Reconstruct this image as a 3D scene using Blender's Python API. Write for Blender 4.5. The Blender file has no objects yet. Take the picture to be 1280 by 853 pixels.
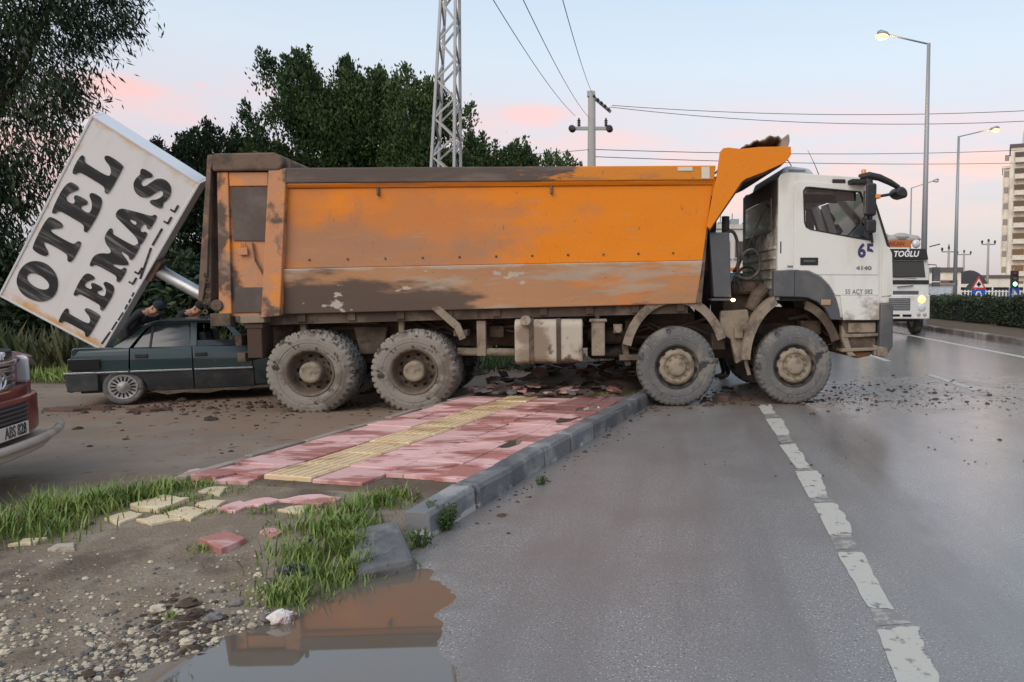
import bpy, bmesh, math, random
import numpy as np
from mathutils import Vector, Matrix, Euler, noise as mnoise

SC = bpy.context.scene
COL = SC.collection
R = math.radians
PI = math.pi

# ------------------------------------------------------------------ camera
FPX, CXP, CYP, EYE, HORIZON = 930.0, 840.0, 426.5, 1.6, 362.0
PITCH = math.atan((CYP - HORIZON) / FPX)
cam_d = bpy.data.cameras.new('camera')
cam_d.sensor_width = 36.0
cam_d.lens = FPX / 1280 * 36
cam_d.shift_x = (640 - CXP) / 1280
cam_d.clip_start = 0.05
cam_d.clip_end = 3000
cam = bpy.data.objects.new('camera', cam_d)
cam.location = (0, 0, EYE)
cam.rotation_euler = (PI / 2 - PITCH, 0, 0)
COL.objects.link(cam)
SC.camera = cam
SC.render.resolution_x, SC.render.resolution_y = 1024, 682

# ------------------------------------------------------------------ world: dusk sky, sunset glow behind the viewer
SUN_AZ = R(205)          # compass-like angle of the sunset, measured from +Y clockwise
W = bpy.data.worlds.new('World')
SC.world = W
W.use_nodes = True
wt = W.node_tree
wt.nodes.clear()
def wn(t, **k):
    n = wt.nodes.new(t)
    for a, b in k.items():
        setattr(n, a, b)
    return n
def wmath(op, a, b=None, clamp=False):
    n = wn('ShaderNodeMath', operation=op, use_clamp=clamp)
    for i, v in enumerate((a, b)):
        if v is None: continue
        if isinstance(v, (int, float)): n.inputs[i].default_value = v
        else: wt.links.new(v, n.inputs[i])
    return n.outputs[0]
sky = wn('ShaderNodeTexSky', sky_type='NISHITA', sun_disc=False)
sky.sun_elevation = R(4.0)
sky.sun_rotation = SUN_AZ
sky.air_density = 1.2
sky.dust_density = 0.6
sky.ozone_density = 2.0
bgA = wn('ShaderNodeBackground')
bgA.inputs['Strength'].default_value = 0.07
wt.links.new(sky.outputs[0], bgA.inputs['Color'])
tcw = wn('ShaderNodeTexCoord')
sep = wn('ShaderNodeSeparateXYZ')
wt.links.new(tcw.outputs['Generated'], sep.inputs[0])
ramp = wn('ShaderNodeValToRGB')
rr = ramp.color_ramp
stops = [(0.0, (0.44, 0.47, 0.62)), (0.05, (0.50, 0.51, 0.66)), (0.11, (0.62, 0.54, 0.66)), (0.19, (0.70, 0.64, 0.73)),
         (0.28, (0.68, 0.73, 0.82)), (0.40, (0.55, 0.68, 0.84)), (1.0, (0.50, 0.60, 0.75))]
while len(rr.elements) < len(stops): rr.elements.new(0.5)
for e, (p, c) in zip(rr.elements, stops):
    e.position = p; e.color = (*c, 1)
wt.links.new(sep.outputs['Z'], ramp.inputs[0])
# clouds: thin streaks lit pink by the set sun
mp = wn('ShaderNodeMapping'); mp.inputs['Scale'].default_value = (2.2, 2.2, 11.0); mp.inputs['Location'].default_value = (1.3, 0.4, 0.2)
wt.links.new(tcw.outputs['Generated'], mp.inputs[0])
nz = wn('ShaderNodeTexNoise'); nz.inputs['Scale'].default_value = 1.6; nz.inputs['Detail'].default_value = 7; nz.inputs['Roughness'].default_value = 0.58
wt.links.new(mp.outputs[0], nz.inputs['Vector'])
def band(x, lo, a, b, hi):
    m1 = wn('ShaderNodeMapRange', interpolation_type='SMOOTHSTEP'); wt.links.new(x, m1.inputs[0])
    m1.inputs[1].default_value, m1.inputs[2].default_value = lo, a
    m2 = wn('ShaderNodeMapRange', interpolation_type='SMOOTHSTEP'); wt.links.new(x, m2.inputs[0])
    m2.inputs[1].default_value, m2.inputs[2].default_value = hi, b
    return wmath('MULTIPLY', m1.outputs[0], m2.outputs[0])
el = band(sep.outputs['Z'], 0.06, 0.13, 0.17, 0.27)
cr = wn('ShaderNodeMapRange', interpolation_type='SMOOTHSTEP'); wt.links.new(nz.outputs['Fac'], cr.inputs[0])
cr.inputs[1].default_value, cr.inputs[2].default_value = 0.40, 0.68
thin = wmath('MULTIPLY', wmath('MULTIPLY', cr.outputs[0], el), 0.95)
# separate pink banks of cloud: direction (unit), width, height
def bank(px, py, w, h, amt):
    d = Vector(((px - CXP) / FPX, 1, -(py - HORIZON) / FPX)).normalized()
    vs = wn('ShaderNodeVectorMath', operation='SUBTRACT'); wt.links.new(tcw.outputs['Generated'], vs.inputs[0]); vs.inputs[1].default_value = d
    vm = wn('ShaderNodeVectorMath', operation='MULTIPLY'); wt.links.new(vs.outputs[0], vm.inputs[0]); vm.inputs[1].default_value = (1 / w, 1 / w, 1 / h)
    vl = wn('ShaderNodeVectorMath', operation='LENGTH'); wt.links.new(vm.outputs[0], vl.inputs[0])
    nn = wmath('MULTIPLY', wmath('SUBTRACT', nz.outputs['Fac'], 0.5), 2.6)
    x = wmath('ADD', wmath('SUBTRACT', 1.0, vl.outputs['Value']), nn)
    m = wn('ShaderNodeMapRange', interpolation_type='SMOOTHSTEP'); wt.links.new(x, m.inputs[0])
    m.inputs[1].default_value, m.inputs[2].default_value, m.inputs[4].default_value = 0.0, 0.9, amt
    return m.outputs[0]
cl = thin
for a in ((165, 113, .065, .02, .95), (262, 112, .016, .007, .5), (672, 150, .055, .022, .85), (770, 178, .13, .03, .7), (1235, 203, .17, .026, 1.0),
          (1060, 215, .10, .018, .6), (930, 255, .10, .03, .6), (-160, 190, .2, .03, .6), (1600, 190, .2, .03, .7)):
    cl = wmath('MAXIMUM', cl, bank(*a))
mixc = wn('ShaderNodeMix', data_type='RGBA')
wt.links.new(cl, mixc.inputs[0]); wt.links.new(ramp.outputs[0], mixc.inputs[6]); mixc.inputs[7].default_value = (1.0, 0.56, 0.53, 1)
bgB = wn('ShaderNodeBackground'); wt.links.new(mixc.outputs[2], bgB.inputs['Color']); bgB.inputs['Strength'].default_value = 0.69
adds = wn('ShaderNodeAddShader'); wt.links.new(bgA.outputs[0], adds.inputs[0]); wt.links.new(bgB.outputs[0], adds.inputs[1])
wo = wn('ShaderNodeOutputWorld'); wt.links.new(adds.outputs[0], wo.inputs['Surface'])

# ------------------------------------------------------------------ sun: the last broad glow of the set sun
sd = bpy.data.lights.new('sun', 'SUN')
sd.energy = 1.5
sd.angle = R(50)
sd.color = (1.0, 0.88, 0.76)
sun = bpy.data.objects.new('sun', sd)
sdir = Vector((math.sin(SUN_AZ) * math.cos(R(40)), math.cos(SUN_AZ) * math.cos(R(40)), math.sin(R(40))))
sun.rotation_euler = (-sdir).to_track_quat('-Z', 'Y').to_euler()
COL.objects.link(sun)
vs_ = SC.view_settings
vs_.view_transform = 'Standard'; vs_.look = 'None'; vs_.gamma = 1.0; vs_.use_curve_mapping = False
vs_.exposure = 0.42
# ------------------------------------------------------------------ helpers
def pix_ray(px, py):
    x, z = (px - CXP) / FPX, -(py - CYP) / FPX
    c, s = math.cos(PITCH), math.sin(PITCH)
    return Vector((x, c + s * z, -s + c * z))
def ground_at(px, py, z=0.0):
    r = pix_ray(px, py)
    return Vector((0, 0, EYE)) + r * ((z - EYE) / r.z)
def at_depth(px, py, d):
    r = pix_ray(px, py)
    return Vector((0, 0, EYE)) + r * (d / r.y)

class MB:
    def __init__(s): s.v, s.f = [], []
    def add(s, vs, fs):
        o = len(s.v); s.v += [tuple(p) for p in vs]; s.f += [tuple(i + o for i in f) for f in fs]; return s
    def bx(s, x0, x1, y0, y1, z0, z1, m=None):
        vs = [Vector((x, y, z)) for x in (x0, x1) for y in (y0, y1) for z in (z0, z1)]
        if m is not None: vs = [m @ p for p in vs]
        return s.add(vs, [(0, 1, 3, 2), (4, 6, 7, 5), (0, 4, 5, 1), (2, 3, 7, 6), (0, 2, 6, 4), (1, 5, 7, 3)])
    def beam(s, p, q, w, h, up=(0, 0, 1)):
        p, q = Vector(p), Vector(q); d = (q - p); L = d.length; d.normalize(); up = Vector(up)
        sd_ = d.cross(up)
        if sd_.length < 1e-4: sd_ = d.cross(Vector((1, 0, 0)))
        sd_.normalize(); u = sd_.cross(d)
        vs = [p + d * t * L + sd_ * a * w / 2 + u * b * h / 2 for t in (0, 1) for a in (-1, 1) for b in (-1, 1)]
        return s.add(vs, [(0, 1, 3, 2), (4, 6, 7, 5), (0, 4, 5, 1), (2, 3, 7, 6), (0, 2, 6, 4), (1, 5, 7, 3)])
    def tube(s, pts, r, n=8, cap=True):
        pts = [Vector(p) for p in pts]; k = len(pts)
        rs = r if isinstance(r, (list, tuple)) else [r] * k
        vs, fs = [], []; ref = None
        for i, p in enumerate(pts):
            d = (pts[min(i + 1, k - 1)] - pts[max(i - 1, 0)]).normalized()
            if ref is None or abs(ref.dot(d)) > .999:
                ref = Vector((0, 0, 1)) if abs(d.z) < .9 else Vector((1, 0, 0))
            a = d.cross(ref).normalized(); b = a.cross(d); ref = b
            vs += [p + (a * math.cos(2 * PI * j / n) + b * math.sin(2 * PI * j / n)) * rs[i] for j in range(n)]
        for i in range(k - 1):
            for j in range(n):
                fs.append((i * n + j, i * n + (j + 1) % n, (i + 1) * n + (j + 1) % n, (i + 1) * n + j))
        if cap: fs += [tuple(range(n))[::-1], tuple((k - 1) * n + j for j in range(n))]
        return s.add(vs, fs)
    def lathe(s, prof, n=32, axis='Y', c=(0, 0, 0), rmod=None):
        """prof: (radius, height along the axis)"""
        c = Vector(c); vs, fs = [], []
        for i in range(n):
            a = 2 * PI * i / n
            for j, (r, h) in enumerate(prof):
                if rmod: r = rmod(r, h, i, j)
                u, w = r * math.cos(a), r * math.sin(a)
                vs.append(c + (Vector((u, h, w)) if axis == 'Y' else Vector((u, w, h)) if axis == 'Z' else Vector((h, u, w))))
        k = len(prof)
        for i in range(n):
            for j in range(k - 1):
                fs.append((i * k + j, ((i + 1) % n) * k + j, ((i + 1) % n) * k + j + 1, i * k + j + 1))
        return s.add(vs, fs)
    def prism(s, poly, a, b, axis='Y', m=None):
        """poly in the plane across the axis: (x,z) for Y, (x,y) for Z, (y,z) for X"""
        def P(p, t):
            v = Vector((p[0], t, p[1])) if axis == 'Y' else Vector((p[0], p[1], t)) if axis == 'Z' else Vector((t, p[0], p[1]))
            return m @ v if m is not None else v
        k = len(poly)
        return s.add([P(p, a) for p in poly] + [P(p, b) for p in poly],
                     [tuple(range(k)), tuple(range(2 * k - 1, k - 1, -1))] + [(i, i + k, (i + 1) % k + k, (i + 1) % k) for i in range(k)])
    def ell(s, c, r, n=12, m=7, jit=0, rnd=None):
        c = Vector(c); vs, fs = [], []
        for i in range(m + 1):
            t = PI * i / m
            for j in range(n):
                a = 2 * PI * j / n; q = 1 + (rnd.uniform(-jit, jit) if rnd else 0)
                vs.append(c + Vector((r[0] * math.sin(t) * math.cos(a) * q, r[1] * math.sin(t) * math.sin(a) * q, r[2] * math.cos(t) * q)))
        for i in range(m):
            for j in range(n):
                fs.append((i * n + j, i * n + (j + 1) % n, (i + 1) * n + (j + 1) % n, (i + 1) * n + j))
        return s.add(vs, fs)
    def xf(s, f): s.v = [tuple(f(Vector(p))) for p in s.v]; return s
    def mesh(s, name, mt, smooth=False):
        me = bpy.data.meshes.new(name); me.from_pydata(s.v, [], s.f); me.validate()
        bm = bmesh.new(); bm.from_mesh(me); bmesh.ops.recalc_face_normals(bm, faces=bm.faces); bm.to_mesh(me); bm.free()
        if mt: me.materials.append(mt)
        if smooth: me.polygons.foreach_set('use_smooth', [True] * len(me.polygons))
        return me
    def build(s, name, mt, parent=None, smooth=False, bevel=0, **k):
        return link(name, s.mesh(name, mt, smooth), parent, bevel, smooth, **k)

def link(name, me, parent=None, bevel=0, smooth=False, loc=None, rot=None):
    o = bpy.data.objects.new(name, me); COL.objects.link(o)
    if parent is not None: o.parent = parent
    if loc is not None: o.location = loc
    if rot is not None: o.rotation_euler = rot
    if bevel:
        b = o.modifiers.new('bevel', 'BEVEL'); b.width = bevel; b.segments = 2; b.limit_method = 'ANGLE'; b.angle_limit = R(35)
        b.harden_normals = False
    return o
def tag(o, label=None, cat=None, group=None, kind=None):
    if label: o['label'] = label
    if cat: o['category'] = cat
    if group: o['group'] = group
    if kind: o['kind'] = kind
    return o
def thing(name, label, cat, loc=(0, 0, 0), rz=0, group=None):
    o = bpy.data.objects.new(name, None); COL.objects.link(o); o.empty_display_size = .2
    o.location = loc; o.rotation_euler = (0, 0, rz)
    return tag(o, label, cat, group)
def part_empty(name, parent, loc=(0, 0, 0), rot=(0, 0, 0)):
    o = bpy.data.objects.new(name, None); COL.objects.link(o); o.parent = parent; o.location = loc; o.rotation_euler = rot
    return o
def copy_tree(o, parent=None):
    c = o.copy(); COL.objects.link(c); c.parent = parent
    for ch in list(o.children): copy_tree(ch, c)
    return c
def plate(name, outer, holes, y0, y1, mt, parent, bevel=0, axis='Y', smooth=False):
    """flat sheet with openings: loops in the (x,z) plane, thickness y0..y1 (or loops in (x,y), thickness in z)"""
    bm = bmesh.new(); ed = []
    for lp in [outer] + list(holes):
        vs = [bm.verts.new((p[0], 0, p[1])) for p in lp]
        ed += [bm.edges.new((vs[i], vs[(i + 1) % len(vs)])) for i in range(len(vs))]
    bmesh.ops.triangle_fill(bm, edges=ed, use_beauty=True, use_dissolve=False, normal=(0, -1, 0))
    bmesh.ops.dissolve_limit(bm, angle_limit=.02, verts=bm.verts, edges=bm.edges)
    for v in bm.verts: v.co.y = y0
    g = bmesh.ops.extrude_face_region(bm, geom=list(bm.faces))
    for v in [x for x in g['geom'] if isinstance(x, bmesh.types.BMVert)]: v.co.y = y1
    bmesh.ops.recalc_face_normals(bm, faces=bm.faces)
    me = bpy.data.meshes.new(name); bm.to_mesh(me); bm.free()
    if axis == 'Z':
        for v in me.vertices: v.co = (v.co.x, v.co.z, v.co.y)
        me.flip_normals()
    me.materials.append(mt)
    return link(name, me, parent, bevel)
def text_mesh(name, s, size, mt, parent, M, extrude=.002, offset=0, space=1.0, shear=0, xscale=1.0):
    cu = bpy.data.curves.new(name, 'FONT'); cu.body = s; cu.size = size; cu.extrude = extrude; cu.offset = offset
    cu.align_x = 'CENTER'; cu.align_y = 'CENTER'; cu.space_character = space; cu.shear = shear; cu.resolution_u = 3
    o = bpy.data.objects.new(name, cu); COL.objects.link(o)
    dg = bpy.context.evaluated_depsgraph_get()
    me = bpy.data.meshes.new_from_object(o.evaluated_get(dg)); bpy.data.objects.remove(o)
    me.transform(M @ Matrix.Diagonal((xscale, 1, 1, 1))); me.materials.clear(); me.materials.append(mt)
    return link(name, me, parent)
# text facing -Y (towards the viewer), reading along +X, upright along Z
def face_front(x, y, z): return Matrix.Translation((x, y, z)) @ Matrix.Rotation(PI / 2, 4, 'X')
def chaikin(p, n=2, closed=True):
    for _ in range(n):
        q = []; k = len(p)
        for i in range(k if closed else k - 1):
            a, b = p[i], p[(i + 1) % k]
            q += [(a[0] * .75 + b[0] * .25, a[1] * .75 + b[1] * .25), (a[0] * .25 + b[0] * .75, a[1] * .25 + b[1] * .75)]
        p = q
    return p
def arc(cx, cy, r, a0, a1, n=10, ry=None):
    ry = r if ry is None else ry
    return [(cx + r * math.cos(R(a0 + (a1 - a0) * i / n)), cy + ry * math.sin(R(a0 + (a1 - a0) * i / n))) for i in range(n + 1)]

# ------------------------------------------------------------------ materials
def mat(name, base, rough=.6, metal=0.0, layers=(), bump=0.0, bscale=60.0, rv=0.0, spec=.5, coat=0.0, emit=None, estr=0.0, alpha=None, world=False, trans=0.0, ior=1.45, sheen=0, sss=0):
    """layers: dicts c colour, s noise scale, r (lo,hi) of the noise, st stretch, d detail, ax (axis,v0,v1) extent in object space, amt, ro roughness"""
    m = bpy.data.materials.new(name); m.use_nodes = True; t = m.node_tree; N = t.nodes; L = t.links
    b = N['Principled BSDF']
    def inp(sock, v):
        if isinstance(v, (int, float, tuple, list)): sock.default_value = v
        else: L.new(v, sock)
    tc = N.new('ShaderNodeTexCoord')
    if world:
        ge = N.new('ShaderNodeNewGeometry'); co = ge.outputs['Position']
    else: co = tc.outputs['Object']
    sx = N.new('ShaderNodeSeparateXYZ'); L.new(co, sx.inputs[0])
    col = None; ro = rough
    def rgb(c):
        n = N.new('ShaderNodeRGB'); n.outputs[0].default_value = (*c, 1); return n.outputs[0]
    col = rgb(base)
    for ly in layers:
        st = ly.get('st', (1, 1, 1))
        mpn = N.new('ShaderNodeMapping'); L.new(co, mpn.inputs[0]); mpn.inputs['Scale'].default_value = st; mpn.inputs['Location'].default_value = ly.get('off', (0, 0, 0))
        nz_ = N.new('ShaderNodeTexNoise'); L.new(mpn.outputs[0], nz_.inputs['Vector']); nz_.inputs['Scale'].default_value = ly.get('s', 5); nz_.inputs['Detail'].default_value = ly.get('d', 5)
        nz_.inputs['Roughness'].default_value = ly.get('nr', .6)
        val = nz_.outputs['Fac']
        for (axn, v0, v1) in ly.get('ax', ()):
            mr = N.new('ShaderNodeMapRange'); L.new(sx.outputs[axn], mr.inputs[0])
            mr.inputs[1].default_value, mr.inputs[2].default_value = v0, v1
            mr.inputs[3].default_value, mr.inputs[4].default_value = ly.get('axr', (-.5, .0))
            ad = N.new('ShaderNodeMath'); ad.operation = 'ADD'; L.new(val, ad.inputs[0]); L.new(mr.outputs[0], ad.inputs[1]); val = ad.outputs[0]
        lo, hi = ly.get('r', (.4, .6))
        mr = N.new('ShaderNodeMapRange'); mr.interpolation_type = 'SMOOTHSTEP'; L.new(val, mr.inputs[0])
        mr.inputs[1].default_value, mr.inputs[2].default_value, mr.inputs[4].default_value = lo, hi, ly.get('amt', 1.0)
        if 'c' in ly:
            mx = N.new('ShaderNodeMix'); mx.data_type = 'RGBA'; L.new(mr.outputs[0], mx.inputs[0]); L.new(col, mx.inputs[6]); mx.inputs[7].default_value = (*ly['c'], 1); col = mx.outputs[2]
        if 'ro' in ly:
            mx = N.new('ShaderNodeMix'); L.new(mr.outputs[0], mx.inputs[0]); inp(mx.inputs[2], ro); mx.inputs[3].default_value = ly['ro']; ro = mx.outputs[0]
    if rv:
        oi = N.new('ShaderNodeObjectInfo'); mr = N.new('ShaderNodeMapRange'); L.new(oi.outputs['Random'], mr.inputs[0]); mr.inputs[3].default_value, mr.inputs[4].default_value = 1 - rv, 1 + rv
        hs = N.new('ShaderNodeHueSaturation'); L.new(mr.outputs[0], hs.inputs['Value']); L.new(col, hs.inputs['Color']); col = hs.outputs[0]
    L.new(col, b.inputs['Base Color']); inp(b.inputs['Roughness'], ro)
    b.inputs['Metallic'].default_value = metal; b.inputs['Specular IOR Level'].default_value = spec; b.inputs['Coat Weight'].default_value = coat; b.inputs['Coat Roughness'].default_value = .15
    b.inputs['IOR'].default_value = ior
    if trans: b.inputs['Transmission Weight'].default_value = trans
    if sss: b.inputs['Subsurface Weight'].default_value = sss; b.inputs['Subsurface Radius'].default_value = (.01, .004, .002)
    if emit: b.inputs['Emission Color'].default_value = (*emit, 1); b.inputs['Emission Strength'].default_value = estr
    if bump:
        nb = N.new('ShaderNodeTexNoise'); L.new(co, nb.inputs['Vector']); nb.inputs['Scale'].default_value = bscale; nb.inputs['Detail'].default_value = 6
        bp = N.new('ShaderNodeBump'); bp.inputs['Strength'].default_value = min(1, bump); bp.inputs['Distance'].default_value = .02; L.new(nb.outputs['Fac'], bp.inputs['Height']); L.new(bp.outputs[0], b.inputs['Normal'])
    return m
def glass_mat(name, tint=(.75, .8, .8), op=.25):
    """thin pane: a clear sheet with a mirror reflection"""
    m = bpy.data.materials.new(name); m.use_nodes = True; t = m.node_tree; t.nodes.clear()
    tr = t.nodes.new('ShaderNodeBsdfTransparent'); tr.inputs[0].default_value = (*tint, 1)
    gl = t.nodes.new('ShaderNodeBsdfGlossy'); gl.inputs['Roughness'].default_value = .03; gl.inputs[0].default_value = (.9, .9, .9, 1)
    fr = t.nodes.new('ShaderNodeFresnel'); fr.inputs[0].default_value = 1.5
    mx = t.nodes.new('ShaderNodeMixShader'); t.links.new(fr.outputs[0], mx.inputs[0]); t.links.new(tr.outputs[0], mx.inputs[1]); t.links.new(gl.outputs[0], mx.inputs[2])
    o = t.nodes.new('ShaderNodeOutputMaterial'); t.links.new(mx.outputs[0], o.inputs[0])
    return m

DUST = (.20, .155, .115)
MUD = (.105, .075, .052)
M = {}
M['white_paint'] = mat('white_paint', (.66, .67, .63), .38, coat=.3, layers=[dict(c=(.42, .38, .31), s=1.7, r=(.45, .8), st=(2, 2, .7), amt=.55), dict(c=DUST, s=3, r=(.42, .6), ax=((2, 1.75, 1.2),), axr=(-.35, .0), amt=.8)])
M['grey_plastic'] = mat('grey_plastic', (.075, .08, .088), .55, layers=[dict(c=(.17, .15, .13), s=3, r=(.45, .75), amt=.6)], bump=.15, bscale=90)
M['black_plastic'] = mat('black_plastic', (.018, .019, .021), .5, layers=[dict(c=(.06, .055, .05), s=4, r=(.5, .8), amt=.5)])
M['rubber_seal'] = mat('rubber_seal', (.02, .02, .02), .7)
M['dusty_black'] = mat('dusty_black', (.035, .032, .03), .75, layers=[dict(c=DUST, s=4, r=(.45, .7), amt=.6)])
M['chassis'] = mat('chassis', (.07, .05, .038), .88, layers=[dict(c=(.15, .115, .085), s=2.6, r=(.44, .70)), dict(c=(.04, .033, .028), s=7, r=(.55, .75))], bump=.5, bscale=22)
M['mud_tan'] = mat('mud_tan', (.25, .205, .155), .9, layers=[dict(c=(.13, .10, .075), s=4, r=(.45, .65)), dict(c=(.36, .31, .25), s=9, r=(.55, .75), amt=.6)], bump=.5, bscale=30)
M['orange'] = mat('orange', (.70, .215, .008), .5, spec=.3, layers=[
    dict(c=(.45, .185, .075), s=1.3, r=(.34, .66), st=(.8, 1, 1.3), ax=((0, -1.6, -4.5),), axr=(-.34, .05), amt=.72, ro=.75),
    dict(c=(.33, .20, .13), s=1.1, r=(.42, .70), st=(.7, 1, 1.5), ax=((2, 2.75, 2.15), (0, -2.0, -4.2)), axr=(-.30, .07), amt=.78, ro=.8),
    dict(c=(.20, .125, .08), s=34, r=(.60, .74), st=(1.6, 1, .35), amt=.55), dict(c=(.22, .15, .11), s=2.6, r=(.55, .75), st=(1.5, 1, .8), ax=((0, -2.4, -5.2),), axr=(-.2, .02), amt=.35), dict(c=(.40, .27, .17), s=7, r=(.60, .72), st=(.25, 1, 2.5), amt=.5), dict(c=(.13, .075, .045), s=9, r=(.66, .76), st=(1, 1, .5), amt=.7)], bump=.12, bscale=25)
M['orange_low'] = mat('orange_low', (.43, .235, .125), .7, spec=.3, layers=[
    dict(c=(.56, .225, .07), s=2.2, r=(.46, .62), st=(.5, 1, 2.2), ax=((0, -4.6, -2.2),), axr=(-.25, .04)),
    dict(c=(.40, .34, .27), s=1.5, r=(.50, .64), st=(.55, 1, 3.0), off=(3.1, 0, 0.6), amt=.8),
    dict(c=(.115, .085, .068), s=1.25, r=(.40, .54), st=(.5, 1, 1.9), ax=((0, -3.6, -5.9), (2, 1.74, 1.42)), axr=(-.24, .13)), dict(c=(.44, .39, .33), s=2.2, r=(.48, .62), st=(.6, 1, 2.5), ax=((2, 1.70, 1.82),), axr=(-.40, .06), amt=.75),
    dict(c=(.46, .42, .36), s=1.7, r=(.60, .625), st=(.8, 1, 1.6), ax=((0, -2.2, -4.0),), axr=(-.2, 0)),
    dict(c=(.08, .055, .04), s=26, r=(.63, .74), st=(.4, 1, 1.4), amt=.5)], bump=.15, bscale=22)
M['orange_dirty'] = mat('orange_dirty', (.50, .245, .125), .75, spec=.3, layers=[dict(c=(.70, .26, .04), s=2.6, r=(.5, .64), amt=.8), dict(c=(.11, .082, .066), s=2.1, r=(.5, .6), st=(1, 1, .8)), dict(c=(.35, .24, .17), s=6, r=(.5, .72), amt=.6), dict(c=(.06, .045, .035), s=30, r=(.62, .74), amt=.5)], bump=.2, bscale=20)
M['brown_steel'] = mat('brown_steel', (.155, .108, .08), .8, spec=.3, layers=[dict(c=(.075, .058, .05), s=2.4, r=(.42, .6)), dict(c=(.42, .20, .09), s=5, r=(.58, .72), amt=.7)], bump=.25, bscale=24)
M['rail_steel'] = mat('rail_steel', (.10, .078, .068), .75, spec=.3, layers=[dict(c=(.60, .22, .03), s=1.8, r=(.46, .58), st=(1, 1, 3), ax=((0, -5.0, -2.9),), axr=(-.32, .16)), dict(c=(.17, .135, .12), s=1.4, r=(.5, .75), st=(.6, 1, 3)), dict(c=(.25, .11, .05), s=14, r=(.64, .76))], bump=.2, bscale=22)
M['dark_plate'] = mat('dark_plate', (.085, .066, .056), .7, layers=[dict(c=(.13, .105, .09), s=3, r=(.4, .7)), dict(c=(.48, .22, .08), s=4, r=(.64, .72))], bump=.1)
M['bed_inside'] = mat('bed_inside', (.13, .10, .08), .8, bump=.3, bscale=14)
M['tyre_dusty'] = mat('tyre_dusty', (.25, .225, .195), .9, spec=.2, layers=[dict(c=(.14, .12, .10), s=2.6, r=(.46, .60)), dict(c=(.05, .046, .043), s=5, r=(.56, .63), st=(1, .3, 1.4)), dict(c=(.36, .33, .29), s=4, r=(.55, .75), amt=.6)], bump=.35, bscale=28)
M['tyre_grey'] = mat('tyre_grey', (.125, .124, .124), .85, spec=.25, layers=[dict(c=(.20, .185, .165), s=3.2, r=(.45, .65)), dict(c=(.045, .046, .05), s=4, r=(.54, .64)), dict(c=(.33, .32, .30), s=22, r=(.6, .75), amt=.7)], bump=.35, bscale=34)
M['rim_tan'] = mat('rim_tan', (.27, .225, .165), .8, layers=[dict(c=(.15, .115, .085), s=7, r=(.45, .65)), dict(c=(.38, .33, .26), s=12, r=(.6, .75), amt=.5)], bump=.3, bscale=50)
M['rim_rust'] = mat('rim_rust', (.155, .115, .085), .8, layers=[dict(c=(.085, .06, .045), s=7, r=(.45, .65)), dict(c=(.28, .23, .18), s=9, r=(.6, .75), amt=.6)], bump=.3, bscale=50)
M['hole'] = mat('hole', (.012, .01, .009), .9)
M['tarp'] = mat('tarp', (.25, .19, .145), .9, layers=[dict(c=(.32, .27, .22), s=5, r=(.45, .65)), dict(c=(.11, .08, .06), s=9, r=(.58, .72))], bump=.5, bscale=18)
M['amber'] = mat('amber', (.75, .23, .02), .25, coat=.6)
M['amber_lit'] = mat('amber_lit', (.9, .45, .1), .3, emit=(1, .62, .22), estr=9)
M['glass'] = glass_mat('window_glass', (.96, .97, .97))
M['glass_dark'] = mat('glass_dark', (.02, .024, .028), .06, spec=.6, coat=.5)
M['interior'] = mat('interior', (.035, .035, .038), .8)
M['seat_cloth'] = mat('seat_cloth', (.10, .10, .11), .9)
M['navy_print'] = mat('navy_print', (.045, .035, .13), .5)
M['grey_print'] = mat('grey_print', (.16, .16, .17), .5)
M['steel'] = mat('steel', (.42, .44, .46), .42, metal=.75, layers=[dict(c=(.30, .31, .33), s=3, r=(.45, .7))])
M['galv'] = mat('galvanised', (.30, .315, .33), .5, metal=.35, layers=[dict(c=(.30, .315, .33), s=1.2, r=(.4, .7))])
M['concrete'] = mat('concrete', (.33, .32, .30), .85, bump=.2)
M['sign_white'] = mat('sign_white', (.80, .82, .84), .55, layers=[
    dict(c=(.72, .40, .13), s=2.6, r=(.48, .80), ax=((0, -1.05, -1.45),), axr=(-.42, .22), amt=.95),
    dict(c=(.72, .52, .28), s=3.5, r=(.5, .8), ax=((0, 1.1, 1.45),), axr=(-.45, .16), amt=.85),
    dict(c=(.66, .46, .22), s=4.5, r=(.5, .8), ax=((1, .50, .66),), axr=(-.45, .16), amt=.85),
    dict(c=(.55, .54, .52), s=2, r=(.5, .8), st=(.5, 3, 1), amt=.35)])
M['sign_frame'] = mat('sign_frame', (.66, .69, .73), .5)
M['sign_side'] = mat('sign_side', (.48, .52, .58), .45, layers=[dict(c=(.36, .38, .40), s=3, r=(.45, .7))])
M['brush_black'] = mat('brush_black', (.03, .031, .035), .6, layers=[dict(c=(.30, .305, .31), s=2.4, r=(.46, .8), st=(5, .7, 1), d=4, amt=.85), dict(c=(.32, .33, .33), s=2.2, r=(.62, .8), amt=.7)])
M['car_green'] = mat('car_green', (.020, .042, .045), .26, coat=.7, layers=[dict(c=(.10, .095, .08), s=3, r=(.48, .75), ax=((2, .75, .2),), axr=(-.2, .12), amt=.5, ro=.6)])
M['car_trim'] = mat('car_trim', (.028, .032, .036), .6, layers=[dict(c=(.09, .08, .07), s=4, r=(.45, .7), amt=.6)])
M['chrome'] = mat('chrome', (.62, .63, .65), .2, metal=.9)
M['hub_grey'] = mat('hub_grey', (.36, .36, .35), .5, metal=.3, layers=[dict(c=(.22, .20, .18), s=8, r=(.45, .65))])
M['red_paint'] = mat('red_paint', (.15, .017, .019), .3, coat=.6, layers=[dict(c=(.26, .12, .10), s=3, r=(.5, .8), amt=.5, ro=.6)])
M['plate_white'] = mat('plate_white', (.62, .58, .50), .5)
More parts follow.
